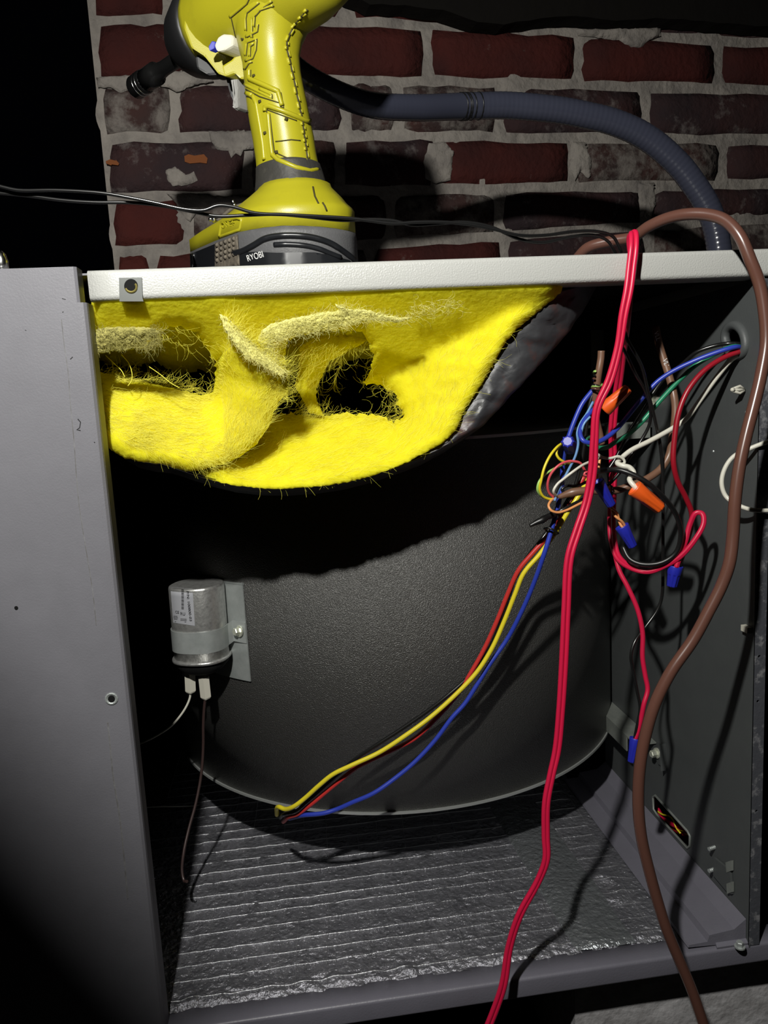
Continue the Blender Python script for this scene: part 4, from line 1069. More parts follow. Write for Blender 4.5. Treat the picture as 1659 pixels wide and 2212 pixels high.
pad = [(203, 800), (224, 806), (279, 817), (341, 832), (389, 843), (440, 854), (462, 846), (466, 812), (472, 778), (487, 758), (500, 748), (492, 722), (474, 682), (488, 686), (508, 706), (545, 742), (585, 778), (612, 792), (614, 808), (604, 822), (622, 848), (604, 866), (592, 890), (578, 925), (556, 958), (520, 985), (480, 1003), (440, 1014), (402, 1019), (350, 1003), (310, 999), (270, 990), (240, 972), (224, 957), (215, 900), (208, 850)]
fP = Field([(205, 800, 0.070), (212, 850, 0.030), (218, 920, 0.025), (228, 955, 0.021), (260, 830, 0.062), (300, 870, 0.040), (300, 930, 0.029), (280, 985, 0.021), (350, 1000, 0.021), (340, 840, 0.068), (400, 860, 0.062), (400, 920, 0.037), (400, 1010, 0.022), (440, 856, 0.072), (470, 850, 0.070), (480, 900, 0.044), (470, 970, 0.027),
  (474, 684, 0.006), (492, 705, 0.007), (500, 722, 0.009), (545, 745, 0.010), (580, 775, 0.013), (608, 795, 0.016), (500, 752, 0.022), (478, 780, 0.038), (530, 775, 0.022), (545, 800, 0.026), (570, 800, 0.016), (520, 850, 0.034), (560, 860, 0.026), (600, 850, 0.032), (580, 910, 0.030), (540, 965, 0.027), (500, 990, 0.026)], .0034, 120, 11)
sheetP, VP, FP_ = sheet('fibreglass_pad', pad, [], fP, 6.5, yel, .030, 1.5)
swoosh = [(556, 736), (566, 712), (590, 698), (640, 686), (690, 676), (735, 670), (722, 656), (751, 668), (790, 669), (829, 680), (884, 688), (857, 697), (798, 692), (745, 704), (700, 713), (660, 719), (628, 726), (590, 742), (596, 775), (606, 796), (590, 782), (572, 764)]
fS = Field([(560, 735, .010), (600, 705, .004), (700, 690, .002), (800, 685, .002), (880, 688, .006), (605, 792, .016), (640, 715, .006), (700, 712, .006)], .0012, 60, 21)
sheetS, VS, FS = sheet('fibreglass_flap', swoosh, [], fS, 5, M['palefibre'], .004, 1.8)
stripe = [(473, 679), (490, 685), (512, 706), (546, 741), (586, 775), (616, 800), (612, 815), (585, 800), (556, 782), (528, 768), (505, 742), (486, 712)]
fW = Field([(474, 682, .003), (510, 720, .005), (545, 755, .008), (585, 788, .012), (612, 805, .014)], .0012, 50, 25)
sheetW, VW, FW = sheet('fibreglass_flap', stripe, [], fW, 5, M['palefibre'], .0035, 1.6)
patch = [(207, 711), (240, 707), (290, 706), (325, 708), (344, 716), (338, 732), (318, 736), (312, 750), (280, 757), (245, 759), (208, 766)]
fT = Field([(208, 712, .006), (340, 715, .010), (210, 764, .012), (310, 750, .014)], .0015, 50, 31)
M['scrap'] = mat('dull_pale_fibreglass', (.46, .42, .13), .85, spec=.2, bump=(520, .002), detail=8)
sheetT, VT, FT = sheet('fibreglass_scrap', patch, [], fT, 5, M['scrap'], .004, 1.5)
curl = [(648, 748), (690, 726), (745, 722), (800, 734), (770, 748), (742, 764), (712, 780), (698, 806), (684, 838), (684, 866), (700, 898), (690, 896), (668, 892), (650, 856), (636, 833), (644, 805), (648, 770)]
fC = Field(OV([(648, 750), (690, 730), (745, 722), (800, 735), (745, 760), (700, 800), (650, 830), (684, 850), (670, 790)], .86, .010)+[(700, 895, .075), (668, 890, .072)], .002, 50, 41)
sheetC, VC, FC = sheet('fibreglass_curl', curl, [], fC, 5, yel, .018, 1.8)
lens_ = [(612, 748), (622, 738), (618, 756), (613, 785), (606, 782), (590, 752)]
sheetL, VL, FL = sheet('fibreglass_curl', [(588, 752), (612, 734), (620, 738), (617, 760), (612, 786), (600, 776)], [], Field([(600, 760, .022), (615, 740, .020), (612, 786, .030)], .002, 40, 51), 5, yel, .006, 1.5)
# deep layer behind the holes
def fD(px, py): return ovv(np.asarray(px, float), np.asarray(py, float), .60, .062)+.0012*wob(px, py, 70, 61)
sheetD, VD, FD = sheet('deep_layer', [(192, 640), (560, 630), (920, 640), (905, 770), (860, 752), (800, 770), (745, 785), (690, 812), (600, 822), (480, 815), (430, 800), (380, 812), (340, 782), (280, 792), (200, 780)], [], fD, 9, yel, .012, 4)
# black facing: rim lip, outward-turned skirt and the hammock running back
dep_in = [.030]*13+[.028, .026, .025, .026, .026, .026, .026, .025, .023, .021, .019, .018]
out_line = [(x, y-1) for x, y in rim_line[:13]]+[(874, 1006), (925, 988), (985, 958), (1042, 921), (1078, 884), (1108, 850), (1142, 815), (1180, 772), (1206, 744), (1232, 712), (1262, 668), (1294, 610)]
dep_out = [.033]*13+[.030, .028, .026, .026, .026, .026, .028, .030, .032, .034, .036, .040]
ri = resample([(a[0], a[1]) for a in rim_line], 14, False); 
def along(line, deps, n):
    L = np.array(line, float); seg = np.r_[0, np.cumsum(np.linalg.norm(np.diff(np.array(rim_line, float), axis=0), axis=1))]; t = np.linspace(0, seg[-1], n)
    return np.interp(t, seg, L[:, 0]), np.interp(t, seg, L[:, 1]), np.interp(t, seg, np.array(deps))
n = 130
xi, yi, di = along(rim_line, dep_in, n); xo, yo, do = along(out_line, dep_out, n)
rowsP = []
K = 9
for k in range(K+1):
    t = k/K; x = xi*(1-t)+xo*t; y = yi*(1-t)+yo*t; d = di*(1-t)+do*t
    wv_ = wob(x*1.0, y*1.0, 60, 71)*.004*math.sin(math.pi*min(1, t*1.0))+wob(x, y, 22, 72)*.0014*math.sin(math.pi*t)
    d = d+wv_+.004*math.sin(math.pi*t)*-1
    jx = wob(x, y, 40, 73)*(2.5 if k == K else 0)
    rowsP.append(onYv(x+jx, y, d))
# hammock: from the outer edge straight back into the cabinet, rising a little
last = rowsP[-1]
for k in range(1, 9):
    t = k/8
    p = last.copy(); yb_ = np.maximum(.088, p[:, 1]+.02)
    if t < .45: p[:, 1] += (yb_-p[:, 1])*(t/.45); p[:, 2] -= .013*(t/.45)
    else: p[:, 1] = yb_+.03*max(0, (t-.7)/.3); p[:, 2] += (np.maximum(p[:, 2], .409)-p[:, 2])*min(1, (t-.45)/.25)
    rowsP.append(p)
mb = MB(); mb.rings([[Vector(p) for p in r] for r in rowsP], caps=False, closed=False)
n_ = len(mb.v); fs0 = list(mb.f)
mb.v += [v+Vector((0, .0012, .0012)) for v in mb.v]; mb.f += [tuple(n_+i for i in reversed(f)) for f in fs0]
fac = mb.build('black_facing', M['facing'], ins, True)

# loose glass strands over every surface and along the torn edges
def strands(name, starts, ang, ln, fld, m, lift0=.0003, lift=.0006, r=.00008, curlv=.35, seg=6, seed=0):
    r_ = np.random.default_rng(seed); n = len(starts)
    px = starts[:, 0].copy(); py = starts[:, 1].copy()
    base = fld(px, py)
    th = ang(px, py)+r_.normal(0, .34, n); L = ln*r_.uniform(.35, 1.5, n); cv = r_.normal(0, curlv, n)
    lf = np.abs(r_.normal(0, 1, n))*lift
    P = []
    for k in range(seg+1):
        t = k/seg
        d = np.where(True, .65*base+.35*fld(px, py), 0)-lift0-lf*np.sin(min(t*1.3, 1)*math.pi/2)
        P.append(onYv(px, py, d))
        px = px+np.cos(th)*L/seg; py = py+np.sin(th)*L/seg; th = th+cv/seg*2+r_.normal(0, .18, n)
    P = np.stack(P, 1)                                   # n, seg+1, 3
    T = np.gradient(P, axis=1); T /= np.linalg.norm(T, axis=2, keepdims=True)+1e-12
    N = np.cross(T, np.array([.3, .9, .3])); N /= np.linalg.norm(N, axis=2, keepdims=True)+1e-9; B = np.cross(T, N)
    rad = r*r_.uniform(.6, 1.5, (n, 1, 1))*np.linspace(1, .45, seg+1)[None, :, None]
    ring = np.stack([P+(N*math.cos(a)+B*math.sin(a))*rad for a in (0, 2.094, 4.189)], 2)      # n, s, 3, 3
    V = ring.reshape(-1, 3)
    s1 = seg+1
    b = (np.arange(n)*s1*3)[:, None, None]+(np.arange(seg)*3)[None, :, None]
    k = np.arange(3)[None, None, :]; k2 = (k+1) % 3
    F = np.stack([b+k, b+k2, b+3+k2, b+3+k], -1).reshape(-1, 4)
    me = bpy.data.meshes.new(name)
    me.vertices.add(len(V)); me.vertices.foreach_set('co', V.astype(np.float32).ravel())
    me.loops.add(F.size); me.loops.foreach_set('vertex_index', F.astype(np.int32).ravel())
    me.polygons.add(len(F)); me.polygons.foreach_set('loop_start', np.arange(0, F.size, 4, dtype=np.int32))
    me.update(calc_edges=True); me.validate()
    me.polygons.foreach_set('use_smooth', [True]*len(F))
    me.materials.append(m)
    o = bpy.data.objects.new(name, me); col.objects.link(o); o.parent = ins; o.matrix_parent_inverse = ins.matrix_basis.inverted(); o['kind'] = 'stuff'
    return o
def sample(V, F, n, seed):
    r_ = np.random.default_rng(seed); T = V[np.array(F)]
    ar = np.abs((T[:, 1, 0]-T[:, 0, 0])*(T[:, 2, 1]-T[:, 0, 1])-(T[:, 2, 0]-T[:, 0, 0])*(T[:, 1, 1]-T[:, 0, 1])); k = r_.choice(len(T), n, p=ar/ar.sum())
    a, b = r_.random(n), r_.random(n); f = a+b > 1; a[f] = 1-a[f]; b[f] = 1-b[f]
    return T[k, 0]+(T[k, 1]-T[k, 0])*a[:, None]+(T[k, 2]-T[k, 0])*b[:, None]
def edge_pts(poly, n, seed, spread=3):
    r_ = np.random.default_rng(seed); p = np.array(resample(poly, 1.5)); k = r_.integers(0, len(p), n); return p[k]+r_.normal(0, spread, (n, 2))
st = M['strand']
_rim = np.array(resample(rim_line, 6, False))
_bowl = [(1208, 636), (1120, 678), (1000, 740), (880, 806), (882, 900), (850, 915), (600, 902), (400, 1018), (620, 1058), (870, 1006), (1012, 884)]
def bowl(p): return p[in_poly(p[:, 0], p[:, 1], _bowl)]
def clear(p, dmin): 
    d = np.sqrt(((p[:, None, :]-_rim[None])**2).sum(-1)).min(1); return p[d > dmin]
strands('loose_fibres', bowl(clear(sample(VA, FA, 7000, 1), 15)), lambda x, y: np.where(x > 850, -.75, .1)+.5*wob(x, y, 160, 5), 46, fA, st, seed=1)
strands('loose_fibres', clear(sample(VP, FP_, 5600, 2), 30), lambda x, y: np.where(x > 480, -1.2, .45)+.5*wob(x, y, 120, 6), 42, fP, st, seed=2)
strands('loose_fibres', sample(VS, FS, 900, 3), lambda x, y: -.25+.6*wob(x, y, 60, 7), 22, fS, M['palefibre'], seed=3, curlv=1.2)
strands('loose_fibres', sample(VT, FT, 500, 4), lambda x, y: 3*wob(x, y, 40, 8), 14, fT, M['scrap'], seed=4, curlv=1.5)
strands('loose_fibres', sample(VC, FC, 350, 5), lambda x, y: 2.2+.4*wob(x, y, 60, 9), 36, fC, st, seed=5)
pe = [(466, 850), (440, 852), (389, 841), (341, 830), (279, 815), (224, 804)]
strands('frayed_edge', edge_pts(pe, 230, 6, 5), lambda x, y: -.5+1.2*wob(x, y, 50, 10), 34, fP, st, seed=6, curlv=1.3, lift=.0016)
strands('frayed_edge', edge_pts([(604, 780), (614, 808), (606, 825), (622, 848), (606, 864)], 170, 7, 3), lambda x, y: .0+1.6*wob(x, y, 30, 11), 26, fP, st, seed=7, curlv=1.6)
strands('frayed_edge', edge_pts([(806, 741), (808, 786), (790, 828), (816, 831), (849, 844), (864, 876), (873, 905)], 110, 8, 3), lambda x, y: 2.7+1.0*wob(x, y, 40, 12), 32, fA, st, seed=8, curlv=1.2, lift=.003)
strands('frayed_edge', edge_pts([(851, 908), (798, 897), (745, 893), (690, 897), (600, 893)], 120, 9, 3), lambda x, y: -.15+1.0*wob(x, y, 50, 13), 40, fA, st, seed=9, curlv=1.0, lift=.002)
strands('frayed_edge', edge_pts([(340, 716), (385, 706), (430, 725), (462, 777)], 40, 10, 2), lambda x, y: 1.1+.8*wob(x, y, 50, 14), 36, fA, st, seed=10, curlv=1.0)
strands('frayed_edge', edge_pts([(590, 742), (628, 726), (700, 713), (798, 692), (884, 688), (829, 680), (751, 668), (560, 736)], 260, 11, 2), lambda x, y: .3+2.0*wob(x, y, 30, 15), 22, fS, M['palefibre'], seed=11, curlv=1.5)
strands('frayed_edge', edge_pts([(310, 750), (338, 732), (344, 716), (325, 708)], 160, 12, 3), lambda x, y: .5+1.0*wob(x, y, 30, 16), 26, fT, M['scrap'], seed=12, curlv=1.2)
strands('frayed_edge', edge_pts([(742, 764), (712, 780), (698, 806), (684, 838), (684, 866), (700, 898)], 60, 13, 2), lambda x, y: 1.9+.7*wob(x, y, 40, 17), 40, fC, st, seed=13, curlv=1.0)
strands('frayed_edge', edge_pts([(800, 735), (770, 748), (742, 764)], 40, 14, 4), lambda x, y: -.1+.8*wob(x, y, 40, 18), 50, fC, st, seed=14, curlv=.9)
strands('frayed_edge', edge_pts([(880, 680), (900, 670), (940, 665), (990, 655)], 120, 15, 8), lambda x, y: 2*wob(x, y, 40, 19), 26, lambda x, y: fA(x, y)-.006, M['palefibre'], seed=15, curlv=2.0)
strands('loose_fibres', sample(VW, FW, 420, 17), lambda x, y: .8+.6*wob(x, y, 40, 27), 20, fW, M['palefibre'], seed=17, curlv=1.0)
strands('frayed_edge', edge_pts(stripe, 160, 18, 2), lambda x, y: 1.2+1.6*wob(x, y, 30, 28), 14, fW, M['palefibre'], seed=18, curlv=1.3)
# a few long single strands hanging in the left-hand cavity
for k, pts in enumerate(([(228, 768), (246, 785), (262, 800), (270, 815)], [(262, 766), (278, 785), (285, 805), (284, 822), (276, 834)], [(322, 792), (345, 808), (370, 828), (388, 838)])):
    wire('hanging_fibre', None, None, st, pts, .9, .03, n=5, parent=ins)
#@@TOOL

# ================================================================== THE BATTERY TOOL ON TOP OF THE CABINET
tool = thing('cordless_driver', 'yellow-green cordless impact driver standing on its grey battery on top of the cabinet', 'power tool', (.14, .13, ZT))
ua = math.radians(47)
U_ = Vector((-math.cos(ua), math.sin(ua), 0)); N_ = Vector((-math.sin(ua), -math.cos(ua), 0))   # pointing direction; visible side
HY = .115                       # depth of the grip
def hp(px, py, y=HY): return onY(px, py, y)
def px_r(px, py, y): return (onY(px+1, py, y)-onY(px, py, y)).length
# grip: lofted super-ellipses
secs = [(404, 626, 70), (385, 625, 68), (366, 622, 65), (340, 618, 63.5), (300, 612, 63.5), (260, 604, 63), (225, 598, 62.5), (190, 592, 61), (160, 588, 59.5), (130, 585, 60), (100, 584, 66), (70, 588, 76), (40, 598, 92), (10, 606, 108), (-25, 612, 118)]
def sec_ring(py, px, hwpx, n=36, e=.86, k=1.0, dx=0.0, y=HY):
    c = hp(px+dx, py, y); r = hwpx*px_r(px, py, y)*k; out = []
    A = r*1.06; Bm = r*.93
    for i in range(n):
        a = 2*math.pi*i/n; ca, sa = math.cos(a), math.sin(a)
        out.append(c+U_*(math.copysign(abs(ca)**e, ca)*A)+N_*(math.copysign(abs(sa)**e, sa)*Bm))
    return out
mb = MB(); mb.rings([sec_ring(*s) for s in secs])
grip = mb.build('grip', M['tool'], tool, True)
# motor housing and nose along the barrel axis
ax0 = onP(560, 2, hp(600, 100), N_); ax1 = onP(440, 86, hp(600, 100), N_)
AX = (ax1-ax0).normalized(); AX = (U_*AX.dot(U_)+Vector((0, 0, AX.z*.45))).normalized()
def lathe_pts(p0, prof, sq=1.0, n=32):
    V0 = Vector((0, 0, 1)); V0 = (V0-AX*V0.dot(AX)).normalized(); S = AX.cross(V0)
    return [[p0+AX*d+(S*math.cos(2*math.pi*k/n)*sq+V0*math.sin(2*math.pi*k/n))*r for k in range(n)] for d, r in prof]
mb = MB(); mb.rings(lathe_pts(ax0, [(-.075, .020), (-.070, .028), (-.05, .0325), (-.02, .034), (.02, .034), (.052, .033), (.060, .031)]))
body = mb.build('motor_housing', M['tool'], tool, True)
n0 = ax0+AX*.057
mb = MB(); mb.rings(lathe_pts(n0, [(0, .0312), (.003, .0335), (.012, .0322), (.026, .027), (.036, .020), (.042, .014)]))
nose = mb.build('nose_boot', M['toolblack'], tool, True)
# socket adapter on the nose
s0 = onP(392, 122, hp(600, 100), N_); s1 = onP(292, 190, hp(600, 100), N_)
sd = (s1-s0).normalized(); sl = (s1-s0).length
mb = MB(); mb.lathe(s0-sd*.02, sd, [(0, .0062), (.02, .0062), (.02+sl*.35, .0060), (.02+sl*.5, .0070), (.02+sl*.52, .0094), (.02+sl*.75, .0094)], 20)
sock = mb.build('socket_adapter', M['steel'], tool, True)
mb = MB(); mb.lathe(s0, sd, [(sl*.74, .0093), (sl*.77, .0098), (sl*.98, .0098), (sl*1.0, .0090), (sl*1.0, .0066), (sl*.8, .006)], 24); mb.build('socket', M['steel'], sock, True)
for f in (.80, .86):
    mb = MB(); mb.lathe(s0, sd, [(sl*f, .0097), (sl*(f+.008), .0101), (sl*(f+.02), .0101), (sl*(f+.028), .0097)], 24); mb.build('ring', M['chrome'], sock, True)
gb = BVHTree.FromPolygons([v.co for v in grip.data.vertices]+[v.co for v in body.data.vertices], [tuple(p.vertices) for p in grip.data.polygons]+[tuple(i+len(grip.data.vertices) for i in p.vertices) for p in body.data.polygons])
# lower jaw in front of the grip: yellow block with direction switch, trigger
def prism(px_poly, y0, y1, m, name, parent=tool, bevel=0):
    A = [hp(x, y, y0) for x, y in px_poly]; B = [hp(x, y, y0)+Vector(-N_)*(y1-y0) for x, y in px_poly]; n = len(A)
    mb = MB(); mb.add(A+B, [tuple(range(n)), tuple(range(2*n-1, n-1, -1))]+[(i, (i+1) % n, n+(i+1) % n, n+i) for i in range(n)])
    o = mb.build(name, m, parent)
    bm = bmesh.new(); bm.from_mesh(o.data); bmesh.ops.recalc_face_normals(bm, faces=bm.faces)
    if bevel: bmesh.ops.bevel(bm, geom=bm.edges[:], offset=bevel, segments=2, affect='EDGES', profile=.6)
    bm.to_mesh(o.data); bm.free()
    return o
prism([(398, 20), (470, 10), (530, 40), (540, 140), (505, 172), (470, 160), (440, 122), (412, 104), (396, 60)], .140, .172, M['tool'], 'jaw', bevel=.002)
prism([(478, 142), (500, 128), (520, 104), (534, 112), (534, 168), (520, 172), (506, 158), (484, 166)], .128, .150, M['tool'], 'trigger_guard', bevel=.0015)
prism([(462, 98), (470, 80), (482, 72), (500, 74), (505, 82), (504, 98), (486, 108), (468, 112)], .118, .135, M['cream'], 'direction_switch', bevel=.0016)
prism([(450, 100), (458, 88), (466, 90), (463, 104), (452, 110)], .124, .130, W['nutblue'], 'switch_mark', bevel=.0006)
prism([(420, 118), (452, 116), (500, 150), (512, 190), (520, 222), (520, 236), (512, 238), (494, 200), (484, 160), (450, 164), (424, 148)], .150, .165, M['toolblack'], 'trigger_recess', bevel=.002)
prism([(489, 146), (506, 144), (511, 158), (514, 190), (513, 214), (515, 232), (505, 236), (500, 230), (502, 210), (498, 180)], .134, .148, M['trigger'], 'trigger', bevel=.0022)
# raised ribs and grooves of the grip pattern
def ribs(lines, rp, m, name, off=.0002, bvh=gb, parent=grip, stuff=True, n=6):
    mb = MB()
    for L in lines:
        P = []
        for x, y in resample(L, 4, False):
            h = hit(bvh, x, y, off)
            if h is not None: P.append(h)
        if len(P) > 1: mb.tube(P, rp*.00036, n)
    return mb.build(name, m, parent, True, kind='stuff') if stuff else mb.build(name, m, parent, True)
gr = [[(498, 37), (533, 8), (541, -10)], [(532, 66), (531, 40), (533, 28), (560, 6)], [(545, 82), (545, 40), (556, 24), (588, 3)], [(549, 58), (551, 35), (562, 22), (591, 12)],
 [(533, 80), (556, 68), (558, 52)], [(531, 120), (534, 92), (555, 84), (553, 108), (546, 126), (532, 132)], [(540, 122), (541, 100), (549, 94)],
 [(529, 150), (538, 136), (545, 134)], [(530, 183), (535, 186), (588, 212), (587, 204), (562, 192)], [(537, 152), (538, 172), (606, 200), (612, 232), (604, 230)], [(541, 150), (541, 168), (600, 198), (604, 222), (560, 208), (530, 192)],
 [(530, 204), (546, 214), (552, 230), (560, 280), (566, 314), (569, 345)], [(528, 205), (528, 225), (536, 242)], [(575, 237), (580, 290), (586, 332), (590, 338), (625, 356), (655, 364)], [(575, 236), (612, 250), (640, 260)], [(582, 245), (587, 290), (592, 328), (640, 350), (656, 354)], [(594, 305), (605, 304), (628, 301), (648, 303)], [(498, 36), (510, 90), (514, 130), (520, 165)]]
ribs([[(x-1.6, y-.6) for x, y in L] for L in gr[:9]], 3.2, M['tool'], 'grip_ridges', -.0005)
ribs([[(x+1.0, y+.8) for x, y in L] for L in gr], 1.3, M['groove'], 'grip_grooves', .0001)
rd = [[(572, 240), (572, 232), (580, 229), (612, 240), (645, 254), (662, 262), (669, 260)], [(546, 206), (553, 222), (563, 280), (568, 312), (571, 345)], [(579, 245), (585, 312), (588, 334), (600, 345), (640, 362), (670, 369), (687, 366)], [(528, 200), (545, 206)], [(538, 150), (538, 170), (600, 197), (609, 228)], [(508, 115), (514, 128), (519, 160), (521, 190)]]
ribs(rd, 5.2, M['tool'], 'grip_ribs', .0003)
# seam with its row of short dark dashes and yellow lugs
seam = [(664, 20), (652, 36), (640, 50), (632, 62), (625, 76), (620, 90), (620, 108), (624, 124), (628, 140), (631, 156), (635, 172), (638, 188), (641, 204), (645, 220), (648, 236), (652, 254), (655, 272), (657, 290), (660, 308), (662, 326), (664, 342), (666, 356)]
sp = resample(seam, 9, False)
dashes = []; lugs = []
for k in range(len(sp)-1):
    (x0, y0), (x1, y1) = sp[k], sp[k+1]; s = 2.8 if k % 2 else -2.8
    dashes.append([(x0, y0), (x1, y1)]); lugs.append([(x0+s, y0+1), (x1+s, y1-1)])
ribs(dashes, 3.0, M['groove'], 'seam_dashes', -.0003, n=5); ribs(lugs, 3.0, M['tool'], 'seam_lugs', .0003, n=5)
ribs([[(548, 162), (549, 166)], [(561, 217), (562, 222)], [(572, 285), (573, 290)], [(597, 326), (598, 332)], [(615, 256), (621, 259)], [(524, 82), (524, 86)]], 4, M['groove'], 'dirt_spots', .0001, n=5)
# dark rubber collar
mb = MB(); mb.rings([sec_ring(y, x, h, k=1.03) for y, x, h in ((430, 634, 78), (404, 628, 72), (385, 626, 69), (366, 623, 66), (361, 622, 65))])
collar = mb.build('collar', M['rubber'], tool, True)
# footprint of battery and foot
near = [(px_, d_-.012) for px_, d_ in [(768, .100), (752, .088), (725, .081), (690, .078), (650, .077), (610, .078), (570, .083), (540, .090), (515, .099), (495, .110), (462, .135), (428, .164), (411, .182)]]
def foot_z(px): return None
NF = len(near)
base_px = [(768, 503), (752, 498), (725, 493), (690, 489), (650, 487), (610, 487), (570, 491), (540, 496), (515, 501), (495, 508), (462, 521), (428, 536), (411, 544)]
nearW = [onY(x, y, d) for (x, y), (_, d) in zip(base_px, near)]
zline = [p.z for p in nearW]
toeW = nearW[-1]; tail = nearW[0]
far = [toeW+N_*-.012+U_*.012, toeW-N_*.045+U_*.012, toeW-N_*.060-U_*.01, tail+U_*.085-N_*.014, tail+U_*.03-N_*.014, tail+U_*.012-N_*.006]
far = [Vector((p.x, p.y, toeW.z)) for p in far]
footc = Vector((sum(p.x for p in nearW+far)/(NF+6), sum(p.y for p in nearW+far)/(NF+6), 0))
LOOP = nearW+far
def floop(z, inset, shift=0.0, flatz=True):
    o = []
    for p in LOOP:
        d = Vector((p.x-footc.x, p.y-footc.y, 0)); L = d.length
        o.append(Vector((footc.x, footc.y, 0))+d*max(0, 1-inset/L)+Vector((0, 0, z if flatz else p.z+z)))
    return o
# yellow foot: narrow neck below the collar flaring to the battery plate
neckc = hp(640, 428)
def mixring(t, z, grow=1.0):
    """blend from the oval neck (t=0) to the footprint (t=1)"""
    o = []
    for p in LOOP:
        d = Vector((p.x-neckc.x, p.y-neckc.y, 0)); r = 78*px_r(640, 428, HY)
        nk = Vector((neckc.x, neckc.y, 0))+d.normalized()*min(r, d.length*.96)
        q = nk.lerp(Vector((p.x, p.y, 0)), t)
        o.append(q+Vector((0, 0, z)))
    return o
zt0 = hp(640, 404).z; zb_ = min(zline)
zl = sum(zline)/len(zline)
def zpx(py, y=.11): return onY(620, py, y).z
foot = MB()
foot.rings([mixring(0, zpx(402)), mixring(.10, zpx(412)), mixring(.34, zpx(428)), mixring(.55, zpx(442)), mixring(.72, zpx(456)), mixring(.92, zpx(468)), mixring(1.0, zpx(476)), [Vector((p.x, p.y, p.z)) for p in LOOP]])
ft = foot.build('foot', M['tool'], tool, True)
# embossed word on the left front of the foot
fb = BVHTree.FromPolygons([v.co for v in ft.data.vertices], [tuple(p.vertices) for p in ft.data.polygons])
def txt(body, bvh, px, py, px2, py2, h, m, parent, nm='lettering', off=.0004, depth=.0003):
    a = hit(bvh, px, py, off); b = hit(bvh, px2, py2, off)
    if a is None or b is None: return None
    R = b-a; U = (Vector(CAM)-a).normalized().cross(R).normalized()
    o = text_mesh(nm, body, h, a, R, U, m, parent, depth)
    xs = max((v.co-a).dot(R.normalized()) for v in o.data.vertices); k = R.length/max(xs, 1e-6)
    for v in o.data.vertices:
        d = (v.co-a).dot(R.normalized()); v.co += R.normalized()*(d*k-d)
    return o
txt('ONE+', fb, 479, 494, 507, 487, .0062, M['tool'], ft)
ribs([[(474, 512), (478, 482), (490, 476), (512, 471), (522, 474), (518, 496), (474, 512)]], 3.4, M['tool'], 'raised_frame', .0002, bvh=fb, parent=ft)
ribs([[(478, 509), (517, 497)], [(697, 438), (702, 446), (706, 456)], [(676, 404), (680, 424), (688, 440)]], 2.0, M['groove'], 'grip_grooves', .0, bvh=fb, parent=ft)
# battery pack
bat = MB()
zB = ZT+.0004
bat.rings([[Vector((p.x, p.y, p.z-.0002)) for p in LOOP], floop(-.004, -.0006, flatz=False), floop(zB+.004, -.001), floop(zB, .002)])
battery = bat.build('battery_pack', M['battgrey'], tool, True)
bb = BVHTree.FromPolygons([v.co for v in battery.data.vertices], [tuple(p.vertices) for p in battery.data.polygons])
def decal(poly, m, name, off=.0006, step=7):
    V, F = tri_region(resample(poly, step), [], step)
    out = []
    for x, y in V:
        h = hit(bb, float(x), float(y), off)
        out.append(h if h is not None else onY(float(x), float(y), .1))
    return link_mesh(name, out, F, m, battery, True)
decal([(410, 549), (464, 527), (466, 574), (411, 578)], M['battblack'], 'latch_side', .0007)
decal([(464, 526), (514, 506), (518, 573), (464, 576)], M['dust'], 'latch_grip', .0011)
ribs([[(468+i*9, 530-i*3.4+k*11), (471+i*9, 529-i*3.4+k*11)] for i in range(5) for k in range(4)], 4.5, M['dust'], 'grip_bumps', .0012, bvh=bb, parent=battery, n=6)
decal([(516, 546), (548, 544), (576, 545), (600, 546), (640, 545), (680, 545), (720, 552), (755, 562), (765, 570), (640, 576), (517, 577)], M['battblack'], 'lower_shell', .0008)
def arc(pts, rp, m, name): return ribs([[(p.x, p.y) for p in catmull([(a, b, 0) for a, b in pts], 6)]], rp, m, name, .0, bvh=bb, parent=battery, stuff=False, n=8)
arc([(505, 547), (525, 542), (548, 530), (572, 516), (600, 510), (640, 509), (680, 514), (715, 526), (740, 542), (764, 560)], 6.5, M['battblack'], 'moulded_groove')
arc([(592, 529), (620, 528), (660, 531), (690, 538), (712, 547), (735, 556)], 5.5, M['battblack'], 'moulded_groove')
arc([(512, 512), (514, 535), (516, 572)], 3.0, M['dust'], 'moulded_edge')
prism([(556, 530), (574, 521), (588, 520), (594, 528), (590, 536), (574, 540), (562, 542)], .080, .086, M['dust'], 'dusty_knob', parent=battery, bevel=.001)
txt('RYOBI', bb, 535, 565, 570, 555, .0062, M['whiteprint'], battery, off=.0012, depth=.0001)
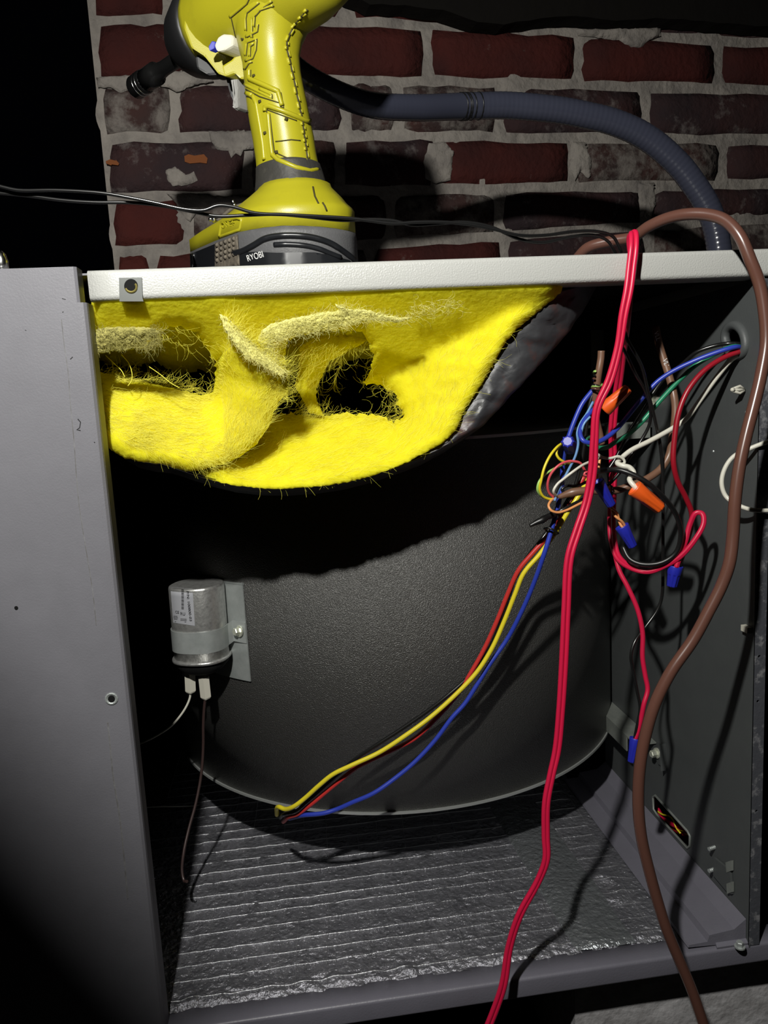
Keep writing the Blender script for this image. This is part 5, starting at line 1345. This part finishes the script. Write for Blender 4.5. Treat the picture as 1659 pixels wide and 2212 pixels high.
# ---- small clear droplets left hanging on the foot (tie ends)
for lab_, px, py in (('bright metal stud left of the tool foot, the upper one', 505, 440), ('bright metal stud left of the tool foot, the lower one', 459, 474)):
    mb = MB(); p = onY(px, py, .150); ax = Vector((-.3, -.2, .9)) if py < 450 else Vector((-1, -.2, .1))
    mb.lathe(p-ax.normalized()*.004, ax, [(0, .0016), (.002, .0017), (.0022, .0026), (.0036, .0026), (.004, .0016), (.006, .0018), (.0072, .001)], 10)
    mb.build('metal_stud', M['chrome'], ft, True)
mb = MB(); mb.tube(catmull([onY(598, 405, .150), onY(575, 422, .150), onY(530, 440, .150), onY(500, 452, .150), onY(470, 478, .150)], 6), .0016, 8)
mb.build('cord_loop', M['dust'], ft, True)

# ================================================================== SMALL THINGS
mb = MB(); p = onY(2, 556, .03); mb.lathe(p-Vector((0, 0, .012)), (0, 0, 1), [(0, .004), (.010, .004), (.014, .003), (.016, .0012)], 14)
mb.v = [v for v in mb.v]
tag(mb.build('metal_screw', M['chrome'], None, True), 'bright screw end standing on the cabinet top at the far left edge', 'screw')

# ================================================================== THE WORK LAMP (above the frame): added body, shade plate and cord
wl = thing('added_work_light', 'black work lamp added out of view above the opening, with an added plate shading the lower left', 'lamp', LAMP)
lamp_light.parent = wl; lamp_light.matrix_parent_inverse = Matrix()
d = (_aim-LAMP).normalized(); lamp_light.rotation_euler = d.to_track_quat('-Z', 'Y').to_euler()
mb = MB(); mb.lathe(LAMP-d*.020, -d, [(0, .030), (.004, .032), (.06, .030), (.08, .020), (.085, .010)], 24)
lb_ = mb.build('lamp_body', M['toolblack'], wl, True)
mb = MB(); mb.tube([LAMP-d*.10, LAMP-d*.12+Vector((0, 0, .05)), LAMP-d*.12+Vector((0, 0, .6))], .004, 8); mb.build('cord', M['toolblack'], wl, True)
# unseen shade plate added to throw the soft shadow on the lower left panel
H0, H1 = onY(-40, 1560, -.004), onY(352, 2040, -.004)
e0, e1 = LAMP.lerp(H0, .17), LAMP.lerp(H1, .17)
dirn = (e1-e0).normalized(); e0b = e0-dirn*.06; e1b = e1+dirn*.02
low = Vector((-.05, -.01, -.04))
mb = MB(); mb.hexa([e0b+low, e1b+low, e1b+low+Vector((0, .001, 0)), e0b+low+Vector((0, .001, 0)), e0b, e1b, e1b+Vector((0, .001, 0)), e0b+Vector((0, .001, 0))])
mb.tube([LAMP-d*.03+Vector((-.028, 0, 0)), e0b+low*.6], .002, 6)
mb.build('added_shade_plate', M['toolblack'], wl)
